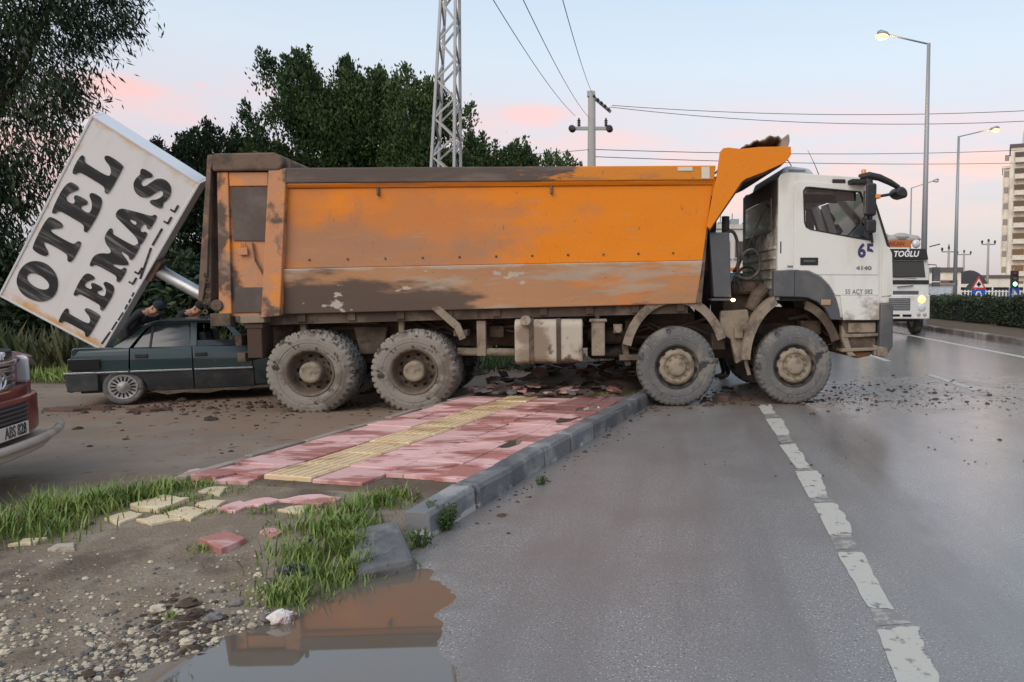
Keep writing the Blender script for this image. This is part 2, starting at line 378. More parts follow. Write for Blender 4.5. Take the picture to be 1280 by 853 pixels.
M['bar_tan'] = mat('bar_tan', (.42, .37, .31), .45, layers=[dict(c=(.25, .20, .15), s=4, r=(.5, .7))])
M['lamp_glass'] = mat('lamp_glass', (.55, .58, .60), .1, coat=.6)
M['skin'] = mat('skin', (.46, .26, .18), .6, sss=.15)
M['cloth_navy'] = mat('cloth_navy', (.02, .023, .032), .9, bump=.2, bscale=30)
M['cloth_black'] = mat('cloth_black', (.013, .013, .015), .9, bump=.2, bscale=30)
# ------------------------------------------------------------------ the setting
rnd = random.Random(7)
def smooth(a, b, x):
    t = np.clip((x - a) / (b - a), 0, 1); return t * t * (3 - 2 * t)
def fnoise(x, y, s, seed=0.0):
    return mnoise.noise(Vector((x * s + seed, y * s - seed, seed * .37)))
SO, SD, SN = Vector((-1.417, 5.172, 0)), Vector((.221, .975, 0)), Vector((-.975, .221, 0))     # foot of the kerb: origin, along, leftwards
SW_ANG = math.atan2(SD.y, SD.x)
def sw(u, v, z=0.0): return SO + SD * u + SN * v + Vector((0, 0, z))
def to_uv(x, y):
    p = Vector((x, y, 0)) - SO; return p.dot(SD), p.dot(SN)
WATER = -.014
PUD = [(ground_at(px, py), r) for px, py, r in ((340, 852, .62), (430, 800, .48), (455, 760, .42), (480, 735, .29), (520, 716, .11), (255, 905, .8), (425, 860, .45), (495, 795, .16))]
def puddle_f(x, y):
    f = max(1 - ((x - p.x) ** 2 + (y - p.y) ** 2) / (r * r) for p, r in PUD)
    return f + .45 * fnoise(x, y, 3.1, 2.0) + .28 * fnoise(x, y, 9.0, 5.0)
def dep(x, y): return .036 * float(smooth(-.35, .55, puddle_f(x, y)))
def road_z(x, y):
    if -4.2 < x < .4 and 1 < y < 6: return -dep(x, y) + .003 * fnoise(x, y, 1.6)
    return .0
def dirt_z(x, y):
    u, v = to_uv(x, y)
    s1, s2 = float(smooth(-.18, .75, v)), float(smooth(-2.6, -.25, u))
    z = -.034 + s1 * (.062 + .076 * s2) + .012 * fnoise(x, y, 2.2, 1.0) + .007 * fnoise(x, y, 7.0, 3.0)
    k = float(smooth(2.1, 3.1, v)); z = z * (1 - k) + (.026 + .01 * fnoise(x, y, 3)) * k
    return z - .8 * dep(x, y) * (1 - float(smooth(.2, .7, v)))
def on_dirt(px, py):
    z = .05
    for _ in range(8):
        p = ground_at(px, py, z); z = dirt_z(p.x, p.y)
    return Vector((p.x, p.y, z))
def grid_mesh(name, xs, ys, zf, mt, keep=None, smooth_=True):
    vs = [(x, y, zf(x, y)) for y in ys for x in xs]; n = len(xs); fs = []
    for j in range(len(ys) - 1):
        for i in range(n - 1):
            if keep is None or keep((xs[i] + xs[i + 1]) / 2, (ys[j] + ys[j + 1]) / 2): fs.append((j * n + i, j * n + i + 1, (j + 1) * n + i + 1, (j + 1) * n + i))
    me = bpy.data.meshes.new(name); me.from_pydata(vs, [], fs); me.materials.append(mt)
    if smooth_: me.polygons.foreach_set('use_smooth', [True] * len(fs))
    return link(name, me)
def frange(a, b, s): return [a + i * (b - a) / max(1, round((b - a) / s)) for i in range(round((b - a) / s) + 1)]

asph = [dict(c=(.56, .54, .52), s=85, r=(.59, .63), amt=.95), dict(c=(.05, .048, .047), s=66, r=(.58, .63), amt=.9), dict(c=(.165, .152, .146), s=.9, r=(.4, .65), amt=.6, ro=.34)]
M['road'] = mat('asphalt_wet', (.20, .188, .182), .40, spec=.85, bump=.10, bscale=75, world=True, layers=asph + [
    dict(c=(.145, .13, .124), s=.9, r=(.42, .66), st=(2.2, .22, 1), amt=.6), dict(s=.55, r=(.34, .54), st=(1, .55, 1), ro=.13, ax=((0, 1.0, 2.1),), axr=(-.30, .16)), dict(c=(.085, .075, .07), s=3.0, r=(.495, .505), st=(1.3, .35, 1), amt=.0),
    dict(c=(.20, .155, .12), s=1.1, r=(.40, .62), ax=((1, 7.6, 10.2), (1, 15.5, 13.0)), axr=(-.34, .02), amt=.85, ro=.34),
    dict(c=(.10, .062, .045), s=5, r=(.56, .66), ax=((1, 9.3, 10.6), (1, 15, 12.8)), axr=(-.3, 0), amt=.8, ro=.7),
    dict(c=(.165, .145, .125), s=2.2, r=(.42, .66), ax=((0, .6, -1.6),), axr=(-.35, .06), amt=.65)])
M['road_far'] = mat('asphalt_far', (.09, .088, .087), .42, world=True, layers=asph)
M['parking'] = mat('parking_asphalt', (.26, .21, .165), .7, spec=.25, world=True, bump=.3, bscale=60, layers=[dict(c=(.175, .16, .145), s=55, r=(.55, .7), amt=.7), dict(c=(.20, .163, .13), s=.8, r=(.4, .62)),
    dict(c=(.235, .165, .118), s=1.3, r=(.40, .60), ax=((0, -9.5, -5.5), (1, 7.4, 9.6)), axr=(-.2, .10), amt=.9), dict(c=(.06, .047, .037), s=6, r=(.6, .7), amt=.7)])
M['dirt'] = mat('dirt', (.215, .168, .125), .9, spec=.15, world=True, bump=.8, bscale=55, layers=[dict(c=(.27, .225, .175), s=3.5, r=(.42, .66)), dict(c=(.13, .10, .077), s=1.6, r=(.5, .66)), dict(c=(.27, .24, .20), s=70, r=(.63, .72), amt=.8), dict(c=(.06, .05, .04), s=45, r=(.6, .7), amt=.6)])
M['earth_far'] = mat('earth_far', (.13, .11, .085), .9, world=True, layers=[dict(c=(.06, .075, .035), s=.12, r=(.42, .58)), dict(c=(.19, .165, .13), s=.6, r=(.5, .7), amt=.6)])
M['subsoil'] = mat('subsoil', (.13, .094, .066), .95, spec=.1, world=True, bump=.6, bscale=40, layers=[dict(c=(.14, .12, .095), s=6, r=(.45, .65)), dict(c=(.04, .055, .02), s=4, r=(.6, .7))])
pinkl = [dict(c=(.72, .47, .44), s=5.0, r=(.45, .70), amt=.6), dict(c=(.36, .12, .10), s=1.25, r=(.47, .58), st=(1.0, 2.4, 1), amt=.8, ro=.25), dict(c=(.24, .085, .075), s=4.2, r=(.58, .66), st=(.7, 2.4, 1), amt=.7, ro=.2),
    dict(c=(.24, .085, .075), s=1.1, r=(.44, .56), ax=((1, 6.6, 9.0), (0, -2.1, -.9)), axr=(-.3, .06), amt=.85, ro=.15), dict(c=(.19, .14, .11), s=9, r=(.62, .74), amt=.7)]
M['tile_pink'] = mat('tile_pink', (.66, .40, .38), .6, world=True, rv=.10, bump=.25, bscale=70, layers=pinkl)
M['tile_yellow'] = mat('tile_yellow', (.66, .50, .31), .6, world=True, rv=.08, bump=.25, bscale=70, layers=[dict(c=(.74, .57, .35), s=5, r=(.45, .7), amt=.7), dict(c=(.46, .31, .15), s=2.0, r=(.50, .62), st=(1, 2.2, 1), amt=.75, ro=.3), dict(c=(.20, .14, .08), s=8, r=(.6, .72), amt=.6)])
M['tile_cream'] = mat('tile_cream', (.60, .48, .31), .65, rv=.08, bump=.3, bscale=60, layers=[dict(c=(.70, .62, .46), s=6, r=(.45, .7), amt=.7), dict(c=(.32, .24, .15), s=7, r=(.58, .72), amt=.7)])
M['kerb'] = mat('kerb_stone', (.14, .142, .147), .75, world=True, rv=.28, bump=.3, bscale=45, layers=[dict(c=(.25, .25, .245), s=3, r=(.48, .64)), dict(c=(.075, .08, .088), s=1.9, r=(.50, .64)), dict(c=(.33, .325, .31), s=2.6, r=(.60, .64), ax=((2, .10, .03),), axr=(-.3, .06)), dict(c=(.09, .08, .065), s=20, r=(.6, .72), amt=.6)])
M['paint'] = mat('road_paint', (.46, .44, .385), .6, world=True, bump=.2, bscale=80, layers=[dict(c=(.42, .43, .41), s=5, r=(.45, .7), amt=.7), dict(c=(.17, .16, .15), s=11, r=(.57, .66)), dict(c=(.30, .29, .27), s=45, r=(.6, .7), amt=.6)])
M['paint_worn'] = mat('road_paint_worn', (.33, .315, .295), .42, world=True, layers=[dict(c=(.20, .182, .17), s=14, r=(.40, .56)), dict(c=(.34, .35, .33), s=22, r=(.66, .74))])
M['water'] = mat('puddle_water', (.125, .108, .09), .02, spec=.9, ior=1.55, coat=.0, layers=[dict(c=(.13, .10, .075), s=1.2, r=(.4, .65))], world=True)
M['stone_pale'] = mat('stone_pale', (.50, .44, .34), .85, rv=.25, bump=.4, bscale=30, layers=[dict(c=(.24, .20, .16), s=9, r=(.5, .7))])
M['stone_grey'] = mat('stone_grey', (.16, .155, .15), .85, rv=.25, bump=.4, bscale=30, layers=[dict(c=(.09, .08, .07), s=9, r=(.5, .7))])
M['clod'] = mat('mud_clod', (.085, .058, .043), .95, bump=.6, bscale=40, world=True, layers=[dict(c=(.05, .035, .027), s=3, r=(.45, .6)), dict(c=(.15, .075, .055), s=5, r=(.6, .7))])
M['brickred'] = mat('paver_red', (.13, .068, .055), .85, world=True, rv=.3, bump=.4, bscale=40, layers=[dict(c=(.075, .055, .043), s=4, r=(.38, .55)), dict(c=(.26, .19, .16), s=6, r=(.6, .72), amt=.6)])
M['grass'] = mat('grass_blade', (.13, .20, .04), .6, world=True, layers=[dict(c=(.22, .29, .07), s=4, r=(.45, .65)), dict(c=(.26, .24, .11), s=12, r=(.55, .66))])
M['weed'] = mat('weed_leaf', (.045, .085, .025), .6, world=True, layers=[dict(c=(.085, .13, .04), s=8, r=(.45, .65))])

# far ground reaching the horizon, then the carriageway, then the yard left of the pavement
far_x = [-900, -300, -100, -40, -12, 0, 12, 40, 100, 300, 900]; far_y = [-200, -40, -5, 10, 30, 60, 120, 300, 700, 1500]
tag(grid_mesh('ground', far_x, far_y, lambda x, y: -.09, M['earth_far']), 'bare earth and rough grass running to the horizon', 'ground', kind='structure')
xs = [-5.2] + frange(-4.0, .4, .05) + [1, 2, 3, 4.5, 6, 8, 10.21]
ys = [-8, -2, .5] + frange(1.4, 5.6, .05) + [6.2, 7, 8, 9, 10, 11, 12, 13, 14, 16, 20, 26, 40, 70, 120, 220, 400]
def road_keep(x, y):
    u, v = to_uv(x, y)
    return not (u > .6 and v > .25) and not (v > 1.3)
road = tag(grid_mesh('road', xs, ys, road_z, M['road'], road_keep), 'wet grey asphalt carriageway muddied around the truck', 'road', kind='structure')
tag(MB().bx(15.2, 26, -10, 400, -.3, .0).build('far_carriageway', M['road_far']), 'opposite carriageway beyond the hedge', 'road', kind='structure')
def park_z(x, y): return .018 + .012 * fnoise(x, y, .5) + .006 * fnoise(x, y, 2.2, 4) - .03 * float(smooth(9, 10.5, y)) * float(smooth(-1.5, -3.0, x))
xs = frange(-40, -14, 2) + frange(-13, .6, .2); ys = [-6, -2, 1, 2.5] + frange(3.4, 16, .2) + frange(17, 30, 2)
def park_keep(x, y):
    u, v = to_uv(x, y); return v > 2.25 and (x < -.5 or y < 14)
tag(grid_mesh('parking_yard', xs, ys, park_z, M['parking'], park_keep), 'worn muddy asphalt of the roadside yard under the green car', 'yard', kind='structure')
# bare dirt where the pavement breaks off
xs = frange(-5.6, -.4, .05); ys = frange(1.2, 6.3, .05)
def dirt_keep(x, y):
    u, v = to_uv(x, y); return u < .42 and v > -.6 and v < 3.6
tag(grid_mesh('dirt', xs, ys, dirt_z, M['dirt'], dirt_keep), 'trampled brown dirt where the paving has broken away', 'dirt', kind='structure')
# puddle water
tag(grid_mesh('puddle', frange(-4.0, .2, .1), frange(1.2, 5.4, .1), lambda x, y: WATER, M['water'], lambda x, y: puddle_f(x, y) > -.9 and to_uv(x, y)[1] < 1.0), 'murky brown puddle mirroring the truck and sky beside the kerb', 'puddle', kind='structure')

# ---- road paint: worn dashes nearest the camera, then the far lane lines
def quad_px(pts, z): return [ground_at(px, py, z) for px, py in pts]
dashes = [((1097, 789), (1145, 784), (1180, 880), (1133, 885)), ((1047, 692), (1075, 691), (1118, 762), (1086, 760)), ((1017, 630), (1045, 629), (1064, 669), (1037, 670)), ((994, 590), (1021, 589), (1034, 620), (1012, 623)),
          ((975, 557), (993, 555), (1012, 585), (996, 586)), ((957, 524), (977, 523), (986, 544), (971, 545)), ((947, 507), (963, 506), (968, 517), (955, 518))]
def ragged(c4, z, rg, amp=.018, n=9):
    a, b, c, d = c4; pts = []
    for p, q, am in ((a, b, amp * .6), (b, c, amp * 1.1), (c, d, amp * .6), (d, a, amp * .25)):
        for i in range(n):
            t = i / n; e = p.lerp(q, t); nr = Vector((q.y - p.y, p.x - q.x, 0)).normalized()
            pts.append(e + nr * rg.uniform(-am * 1.6, am * .35))
    return [Vector((p[0], p[1], z)) for p in chaikin([(p.x, p.y) for p in pts], 1)]
rg = random.Random(3)
for i, d4 in enumerate(dashes):
    w4 = quad_px(d4, 0)
    pts = ragged(w4, .0035, rg)
    mb = MB(); mb.add(pts, [tuple(range(len(pts)))]); mb.build('lane_dash', M['paint'], road)
    if i > 0:
        nx = quad_px(dashes[i - 1], 0)
        a, b, c, d = w4[3], w4[2], nx[1], nx[0]
        mb = MB(); mb.add([Vector((p.x, p.y, .0018)) for p in (a, b, b.lerp(c, .8), a.lerp(d, .8))], [(0, 1, 2, 3)]); mb.build('worn_dash', M['paint_worn'], road)
for y0 in (-2, 6.4, 11.75, 16.6, 21.5, 26.4, 31.3, 36.2, 41, 46, 51, 56):
    MB().bx(4.76, 4.90, y0, y0 + 2.1, .001, .005).build('lane_dash', M['paint'], road)
for y0 in (16.6, 21.5, 26.4, 31.3, 36.2, 41):
    MB().bx(1.10, 1.24, y0, y0 + 2.1, .001, .005).build('lane_dash', M['paint'], road)
MB().bx(8.22, 8.40, -5, 200, .001, .005).build('edge_line', M['paint'], road)

# ---- pavement: every tile its own piece on a soil bed, kerb stones, low border stones
side = tag(MB().add([sw(-.02, .24, .02), sw(12, .24, .02), sw(12, 2.46, .02), sw(-.02, 2.46, .02), sw(.05, .26, .122), sw(12, .26, .122), sw(12, 2.44, .122), sw(.05, 2.44, .122)],
    [(0, 3, 2, 1), (4, 5, 6, 7), (0, 1, 5, 4), (1, 2, 6, 5), (2, 3, 7, 6), (3, 0, 4, 7)]).build('pavement', M['subsoil']), 'pink and yellow tiled pavement crossed by the truck', 'pavement', kind='structure')
TS = .445
def tile_mesh(name, sx, sy, mt, ribs=0):
    bm = bmesh.new(); bmesh.ops.create_cube(bm, size=1)
    for v in bm.verts: v.co = (v.co.x * sx, v.co.y * sy, v.co.z * .05)
    bmesh.ops.bevel(bm, geom=[e for e in bm.edges if all(abs(v.co.z - .025) < .001 for v in e.verts)], offset=.006, segments=1, affect='EDGES')
    me = bpy.data.meshes.new(name); bm.to_mesh(me); bm.free()
    if ribs:
        mb = MB()
        for p in me.vertices: mb.v.append(tuple(p.co))
        for p in me.polygons: mb.f.append(tuple(p.vertices))
        for i in range(ribs):
            y = -sy / 2 + sy * (i + .5) / ribs
            mb.bx(-sx / 2 + .012, sx / 2 - .012, y - sy / ribs * .28, y + sy / ribs * .28, .02, .030)
        me = mb.mesh(name, None)
    me.materials.append(mt); return me
TP = [tile_mesh('tile', TS - .018, TS - .018, M['tile_pink'])]
TPn = tile_mesh('tile_cut', TS - .014, .265, M['tile_pink'])
TPw = tile_mesh('tile_wide', TS - .014, .525, M['tile_pink'])
TY = tile_mesh('tile_ribbed', TS - .018, TS - .018, M['tile_yellow'], 6)
rg = random.Random(11)
cols = [(.385, TPn, .36), (.74, TP[0], .38), (1.185, TP[0], .10), (1.635, TY, .12), (2.135, TPw, -.02)]
ENDU = [4.85, 4.65, 4.5, 4.3, 4.2]
for ci, (v, me, u0) in enumerate(cols):
    k = 0
    while True:
        u = u0 + .02 + TS * (k + .5) + (TS / 2 if ci == 5 else 0) * 0
        k += 1
        if u > ENDU[ci] + .15: break
        if me is not TY and rg.random() < .34:          # a cracked tile: its pieces lie apart, each tilted a little
            hx, hy = TS / 2 - .009, {0: .1325, 4: .2625}.get(ci, TS / 2 - .009); polys = [[(-hx, -hy), (hx, -hy), (hx, hy), (-hx, hy)]]
            for _ in range(rg.choice((1, 1, 2))):
                ca, ox, oy = rg.uniform(0, PI), rg.uniform(-.09, .09), rg.uniform(-.05, .05); nx_, ny_ = math.cos(ca), math.sin(ca); new = []
                for pl in polys:
                    for sg_ in (1, -1):
                        out = []
                        for i in range(len(pl)):
                            a, b = pl[i], pl[(i + 1) % len(pl)]; da, db = sg_ * ((a[0] - ox) * nx_ + (a[1] - oy) * ny_) - .004, sg_ * ((b[0] - ox) * nx_ + (b[1] - oy) * ny_) - .004
                            if da >= 0: out.append(a)
                            if da * db < 0: t = da / (da - db); out.append((a[0] + (b[0] - a[0]) * t, a[1] + (b[1] - a[1]) * t))
                        if len(out) > 2: new.append(out)
                polys = new
            for pl in polys:
                link('tile_piece', MB().prism(pl, -.025, .025, 'Z').mesh('tile_piece', M['tile_pink']), side, .003, loc=sw(u, v, .128 + rg.uniform(-.010, .006)), rot=(rg.uniform(-.03, .03), rg.uniform(-.03, .03), SW_ANG + rg.uniform(-.012, .012)))
            continue
        o = link('tile', me, side, loc=sw(u, v, .128 + rg.uniform(-.006, .006)), rot=(rg.uniform(-.012, .012), rg.uniform(-.012, .012), SW_ANG + rg.uniform(-.012, .012)))
# kerb stones
def stone_mesh(L, w, h, rg, cham=.03, j=.006):
    pr = [(-w / 2, -.1), (w / 2, -.1), (w / 2, h), (-w / 2 + cham, h), (-w / 2 + .008, h - cham)]
    mb = MB(); mb.prism(pr, -L / 2, L / 2, 'Y'); mb.v = [(x + rg.uniform(-j, j), y + rg.uniform(-j, j), z + rg.uniform(-j, j)) for x, y, z in mb.v]
    return mb.mesh('kerb_stone', M['kerb'])
kerb = tag(MB().add([sw(-.2, .08, -.05), sw(12, .08, -.05), sw(12, .24, -.05), sw(-.2, .24, -.05), sw(-.2, .10, .06), sw(12, .10, .06), sw(12, .24, .06), sw(-.2, .24, .06)],
    [(0, 3, 2, 1), (4, 5, 6, 7), (0, 1, 5, 4), (1, 2, 6, 5), (2, 3, 7, 6), (3, 0, 4, 7)]).build('kerb', M['subsoil']), 'row of weathered grey kerb stones along the pavement edge', 'kerb', kind='structure')
u = -.50
for i in range(14):
    L = .66
    me = stone_mesh(L - .028, .19, .172, rg)
    off = rg.uniform(-.012, .012)
    # stone local +x must face left (inwards): road side is -x
    ang = SW_ANG - PI / 2
    o = link('kerb_stone', me, kerb, .006, loc=sw(u + L / 2, .135 + off, 0), rot=(rg.uniform(-.02, .02), rg.uniform(-.02, .02), ang + rg.uniform(-.015, .015)))
    o.scale.x = -1
    u += L
M['edging'] = mat('edging', (.27, .235, .195), .85, rv=.15, bump=.3, bscale=40, layers=[dict(c=(.17, .15, .125), s=5, r=(.45, .65))])
# low stones along the yard side
bord = tag(MB().add([sw(.0, 2.42, -.05), sw(9, 2.42, -.05), sw(9, 2.5, -.05), sw(0, 2.5, -.05), sw(0, 2.42, .08), sw(9, 2.42, .08), sw(9, 2.5, .08), sw(0, 2.5, .08)],
    [(0, 3, 2, 1), (4, 5, 6, 7), (0, 1, 5, 4), (1, 2, 6, 5), (2, 3, 7, 6), (3, 0, 4, 7)]).build('border', M['subsoil']), 'low pale edging stones between the pavement and the yard', 'edging', kind='structure')
u = .0
for i in range(11):
    me = MB().bx(-.33, .33, -.045, .045, -.06, .055).mesh('edging_stone', M['edging'])
    link('edging_stone', me, bord, .012, loc=sw(u + .34, 2.475 + rg.uniform(-.012, .012), .10 + rg.uniform(-.012, .012)), rot=(rg.uniform(-.03, .03), rg.uniform(-.03, .03), SW_ANG + rg.uniform(-.02, .02)))
    u += .68
# water lying on the tiles
for lb, u, v, a, b in (('small puddle on the pink tiles nearest the loose kerb stone', 1.66, .50, .10, .20), ('long shallow puddle on the pink tiles near the front wheel', 3.05, .42, .10, .28), ('thin puddle on the tiles farthest along the pavement', 3.75, .45, .13, .22)):
    pts = [sw(u + b * math.cos(t) * (1 + .4 * fnoise(math.cos(t), math.sin(t), 1.9, u)), v + a * math.sin(t) * (1 + .4 * fnoise(math.cos(t), math.sin(t), 1.7, u + 3)), .1585) for t in [2 * PI * i / 28 for i in range(28)]]
    tag(MB().add(pts, [tuple(range(28))]).build('puddle', M['water']), lb, 'puddle', kind='structure')

# ---- loose tiles and stones at the broken end of the pavement
def slab(name, pxpts, h, mt, label, cat, z0=None, group=None):
    rj = random.Random(pxpts[0][0] * 7 + 1); q = []
    for i, a in enumerate(pxpts):
        b = pxpts[(i + 1) % len(pxpts)]
        for t in (0, .33, .66): q.append((a[0] + (b[0] - a[0]) * t + rj.uniform(-2, 2), a[1] + (b[1] - a[1]) * t + rj.uniform(-1.0, 1.0)))
    ps = [on_dirt(*p) if z0 is None else ground_at(*p, z0) for p in q]; c = sum(ps, Vector()) / len(ps)
    n = len(ps); mb = MB()
    mb.add([p - c + Vector((0, 0, -.03)) for p in ps] + [Vector((p.x - c.x, p.y - c.y, h + (p.z - c.z) * .6)) for p in ps], [tuple(range(n))[::-1], tuple(range(n, 2 * n))] + [(i, (i + 1) % n, n + (i + 1) % n, n + i) for i in range(n)])
    return tag(mb.build(name, mt, bevel=.006, loc=c), label, cat, group)
CR, PK = M['tile_cream'], M['tile_pink']
LT = 'loose tiles at the broken pavement end'
for pts, mt, lb in (
    (((162, 637), (205, 624), (237, 628), (195, 642)), CR, 'ribbed yellow tile lying farthest left among the loose tiles'),
    (((130, 650), (163, 641), (180, 645), (150, 658)), CR, 'leftmost pale yellow broken tile nearest the grass'),
    (((170, 652), (205, 646), (230, 650), (190, 658)), CR, 'pale cream tile fragment in front of the two yellow tiles'),
    (((206, 644), (232, 636), (262, 640), (238, 652)), CR, 'cream tile between the fragment and the darker yellow tile'),
    (((243, 633), (262, 627), (284, 629), (262, 638)), CR, 'small yellow tile next to the pink shards'),
    (((248, 617), (265, 611), (283, 612), (275, 620)), CR, 'small pale tile alone in the grass below the pavement end'),
    (((218, 600), (246, 589), (268, 590), (242, 606)), PK, 'leftmost pink tile sunk at the pavement corner'),
    (((252, 602), (276, 591), (314, 592), (284, 606)), PK, 'pink tile tipped beside the sunken corner tile'),
    (((250, 680), (281, 670), (309, 679), (277, 694)), PK, 'square pink tile lying alone on the dirt'),
    (((324, 667), (337, 662), (356, 667), (340, 675)), PK, 'little pink tile half buried in the grass'),
    (((370, 674), (382, 669), (395, 673), (380, 683)), M['brickred'], 'orange brick shard in the grass by the pink tile'),
    (((270, 637), (300, 629), (318, 632), (292, 642)), PK, 'pink shard left of the long broken strip'),
    (((300, 631), (330, 624), (352, 627), (322, 635)), PK, 'flat pink strip lying in the middle of the broken tiles'),
    (((345, 628), (385, 620), (428, 624), (398, 634)), PK, 'broad cracked pink tile nearest the tall grass'),
    (((345, 640), (370, 634), (402, 638), (372, 645)), CR, 'thin pale shard in front of the cracked pink tile'),
    (((486, 617), (516, 605), (543, 609), (521, 624)), PK, 'pink tile tilted against the first kerb stone'),
    (((518, 608), (548, 599), (570, 601), (548, 612)), PK, 'narrow pink tile next to the tilted one'),
    (((58, 690), (70, 683), (92, 681), (95, 690)), M['stone_pale'], 'flat white stone on the bare dirt at left'),
    (((10, 684), (30, 677), (62, 674), (45, 682)), M['tile_cream'], 'long pale chip of tile at the edge of the left grass'),
    (((84, 660), (100, 654), (118, 655), (108, 663)), M['brickred'], 'reddish brick chip by the left grass')):
    slab('loose_tile' if 'tile' in lb else 'tile_shard' if 'stone' not in lb else 'stone', pts, .035 if 'lying alone' in lb or 'tipped' in lb or 'ribbed' in lb else .018, mt, lb, 'tile' if 'stone' not in lb else 'stone', group=LT)
# the displaced kerb block
kbm = MB().bx(-.29, .29, -.19, .19, -.14, .14)
kbm.v = [(x * (1.04 if z < 0 else .93) + rg.uniform(-.014, .014), y * (1 if z < 0 else .8) + rg.uniform(-.014, .014), z + rg.uniform(-.015, .015)) for x, y, z in kbm.v]
kb = kbm.build('loose_kerb_stone', M['kerb'], bevel=.03)
p = sw(-.87, .14); kb.location = (p.x, p.y, -.035); kb.rotation_euler = (R(-4), R(-9), SW_ANG + R(43))
tag(kb, 'grey kerb stone knocked loose and tilted in the grass', 'kerb stone')

# ---- gravel, clods and stones
def rock(mb, c, r, rg, sq=.7):
    n, m = 6, 4; vs, fs = [], []
    for i in range(m + 1):
        t = PI * i / m
        for j in range(n):
            a = 2 * PI * j / n + i * .4; q = rg.uniform(.7, 1.15)
            vs.append((c[0] + r * math.sin(t) * math.cos(a) * q, c[1] + r * math.sin(t) * math.sin(a) * q * .85, c[2] + r * sq * math.cos(t) * q))
    for i in range(m):
        for j in range(n): fs.append((i * n + j, i * n + (j + 1) % n, (i + 1) * n + (j + 1) % n, (i + 1) * n + j))
    mb.add(vs, fs)
rg = random.Random(21)
gp, gg = MB(), MB()
cnt = 0
while cnt < 2200:
    px, py = rg.uniform(-30, 400), 853 + 25 - abs(rg.gauss(0, 60)) if rg.random() < .94 else rg.uniform(690, 860)
    if px > 250 + (850 - py) * .9 + 20 : continue
    p = on_dirt(px, py)
    if p.z < WATER - .012: continue
    if fnoise(p.x, p.y, 1.9, 9) < -.22 and rg.random() < .8: continue
    rock(gp if rg.random() < .62 else gg, (p.x, p.y, p.z + .002), min(.028, .005 * math.exp(rg.gauss(.35, .5))), rg); cnt += 1
for k in range(150):
    px, py = rg.uniform(0, 430), rg.uniform(640, 800)
    if to_uv(*on_dirt(px, py)[:2])[1] < .25: continue
    p = on_dirt(px, py); rock(gp, (p.x, p.y, p.z + .001), rg.uniform(.003, .008), rg)
tag(gp.build('pale_gravel', M['stone_pale'], smooth=False), 'scattered pale gravel on the dirt in the near left corner', 'gravel', kind='stuff')
tag(gg.build('grey_gravel', M['stone_grey'], smooth=False), 'scattered grey gravel among the pale gravel', 'gravel', kind='stuff')
for i, (px, py, r, mt, lb) in enumerate(((197, 764, .045, 'stone_pale', 'white lump of stone on the gravel, left of the green tuft'), (265, 775, .05, 'stone_grey', 'big grey stone right of the small green tuft'),
    (236, 757, .05, 'clod', 'brown clod behind the small green tuft'), (335, 776, .045, 'stone_grey', 'dark grey stone beside the white lump at the puddle'), (295, 756, .035, 'stone_grey', 'flat grey stone above the puddle'),
    (316, 790, .028, 'stone_pale', 'tan pebble at the puddle edge'), (231, 793, .025, 'stone_pale', 'yellowish pebble below the big grey stone'), (110, 845, .035, 'clod', 'dark stone near the bottom edge of the gravel'), (145, 846, .035, 'brickred', 'brick red stone in the gravel at the bottom'),
    (6, 818, .03, 'stone_pale', 'cream pebble at the left end of the gravel'), (234, 811, .035, 'stone_pale', 'long tan stone at the waterline'), (300, 767, .02, 'stone_pale', 'small white pebble in the mud above the puddle'), (323, 720, .025, 'stone_pale', 'white pebble by the dark bag'))):
    mb = MB(); rock(mb, (0, 0, 0), r, random.Random(i), .6)
    p = on_dirt(px, py); tag(mb.build('stone', M[mt], loc=(p.x, p.y, p.z + r * .2), bevel=r * .15), lb, 'stone', 'larger stones on the dirt')
# crumpled white litter at the puddle, dark bag in the grass
mb = MB(); mb.ell((0, 0, 0), (.062, .036, .036), 12, 8, .16, random.Random(4))
M['litter'] = mat('litter', (.62, .58, .56), .6, layers=[dict(c=(.30, .16, .15), s=16, r=(.52, .6), st=(2, .4, 1))])
p = on_dirt(353, 785); tag(mb.build('crumpled_cup', M['litter'], smooth=False, loc=(p.x, p.y, max(p.z, WATER) + .026), rot=(0, R(8), R(25))), 'crumpled white litter with red marks at the puddle edge', 'litter')
mb = MB(); mb.ell((0, 0, 0), (.085, .05, .03), 14, 7, .3, random.Random(8)); M['bag'] = mat('black_bag', (.02, .022, .03), .35)
p = on_dirt(367, 716); tag(mb.build('plastic_bag', M['bag'], loc=(p.x, p.y, p.z + .012)), 'crumpled black plastic bag lying at the grass edge', 'bag')
# mud and clods thrown about on road and yard
cm = MB()
def scatter(n, f, rr_):
    for _ in range(n):
        x, y = f(); z = max(0, park_z(x, y)) if to_uv(x, y)[1] > 2.5 else .0
        r = rr_ * math.exp(rg.gauss(-.3, .6)); rock(cm, (x, y, z + r * .1), min(r, .09), rg, .45)
scatter(900, lambda: (1.6 + abs(rg.gauss(0, 2.2)), 10.7 + abs(rg.gauss(0, 1.3)) * rg.choice((-.35, 1, 1))), .015)
scatter(260, lambda: (rg.gauss(.4, .6), rg.gauss(10.9, .5)), .03)
scatter(160, lambda: (rg.uniform(-.4, 7), rg.uniform(6.2, 10.5)), .010)
scatter(520, lambda: (rg.uniform(-8.0, -3.6), rg.gauss(10.2, .5)), .022)
scatter(120, lambda: (rg.uniform(-8.5, -3.5), rg.uniform(7, 10.5)), .018)
scatter(150, lambda: tuple(sw(rg.uniform(-.5, 6), -abs(rg.gauss(.05, .12)))[:2]), .012)
for _ in range(130):
    p = on_dirt(rg.gauss(225, 28), rg.gauss(785, 20)); r = .022 * math.exp(rg.gauss(-.3, .5)); rock(cm, (p.x, p.y, p.z), min(r, .05), rg, .5)
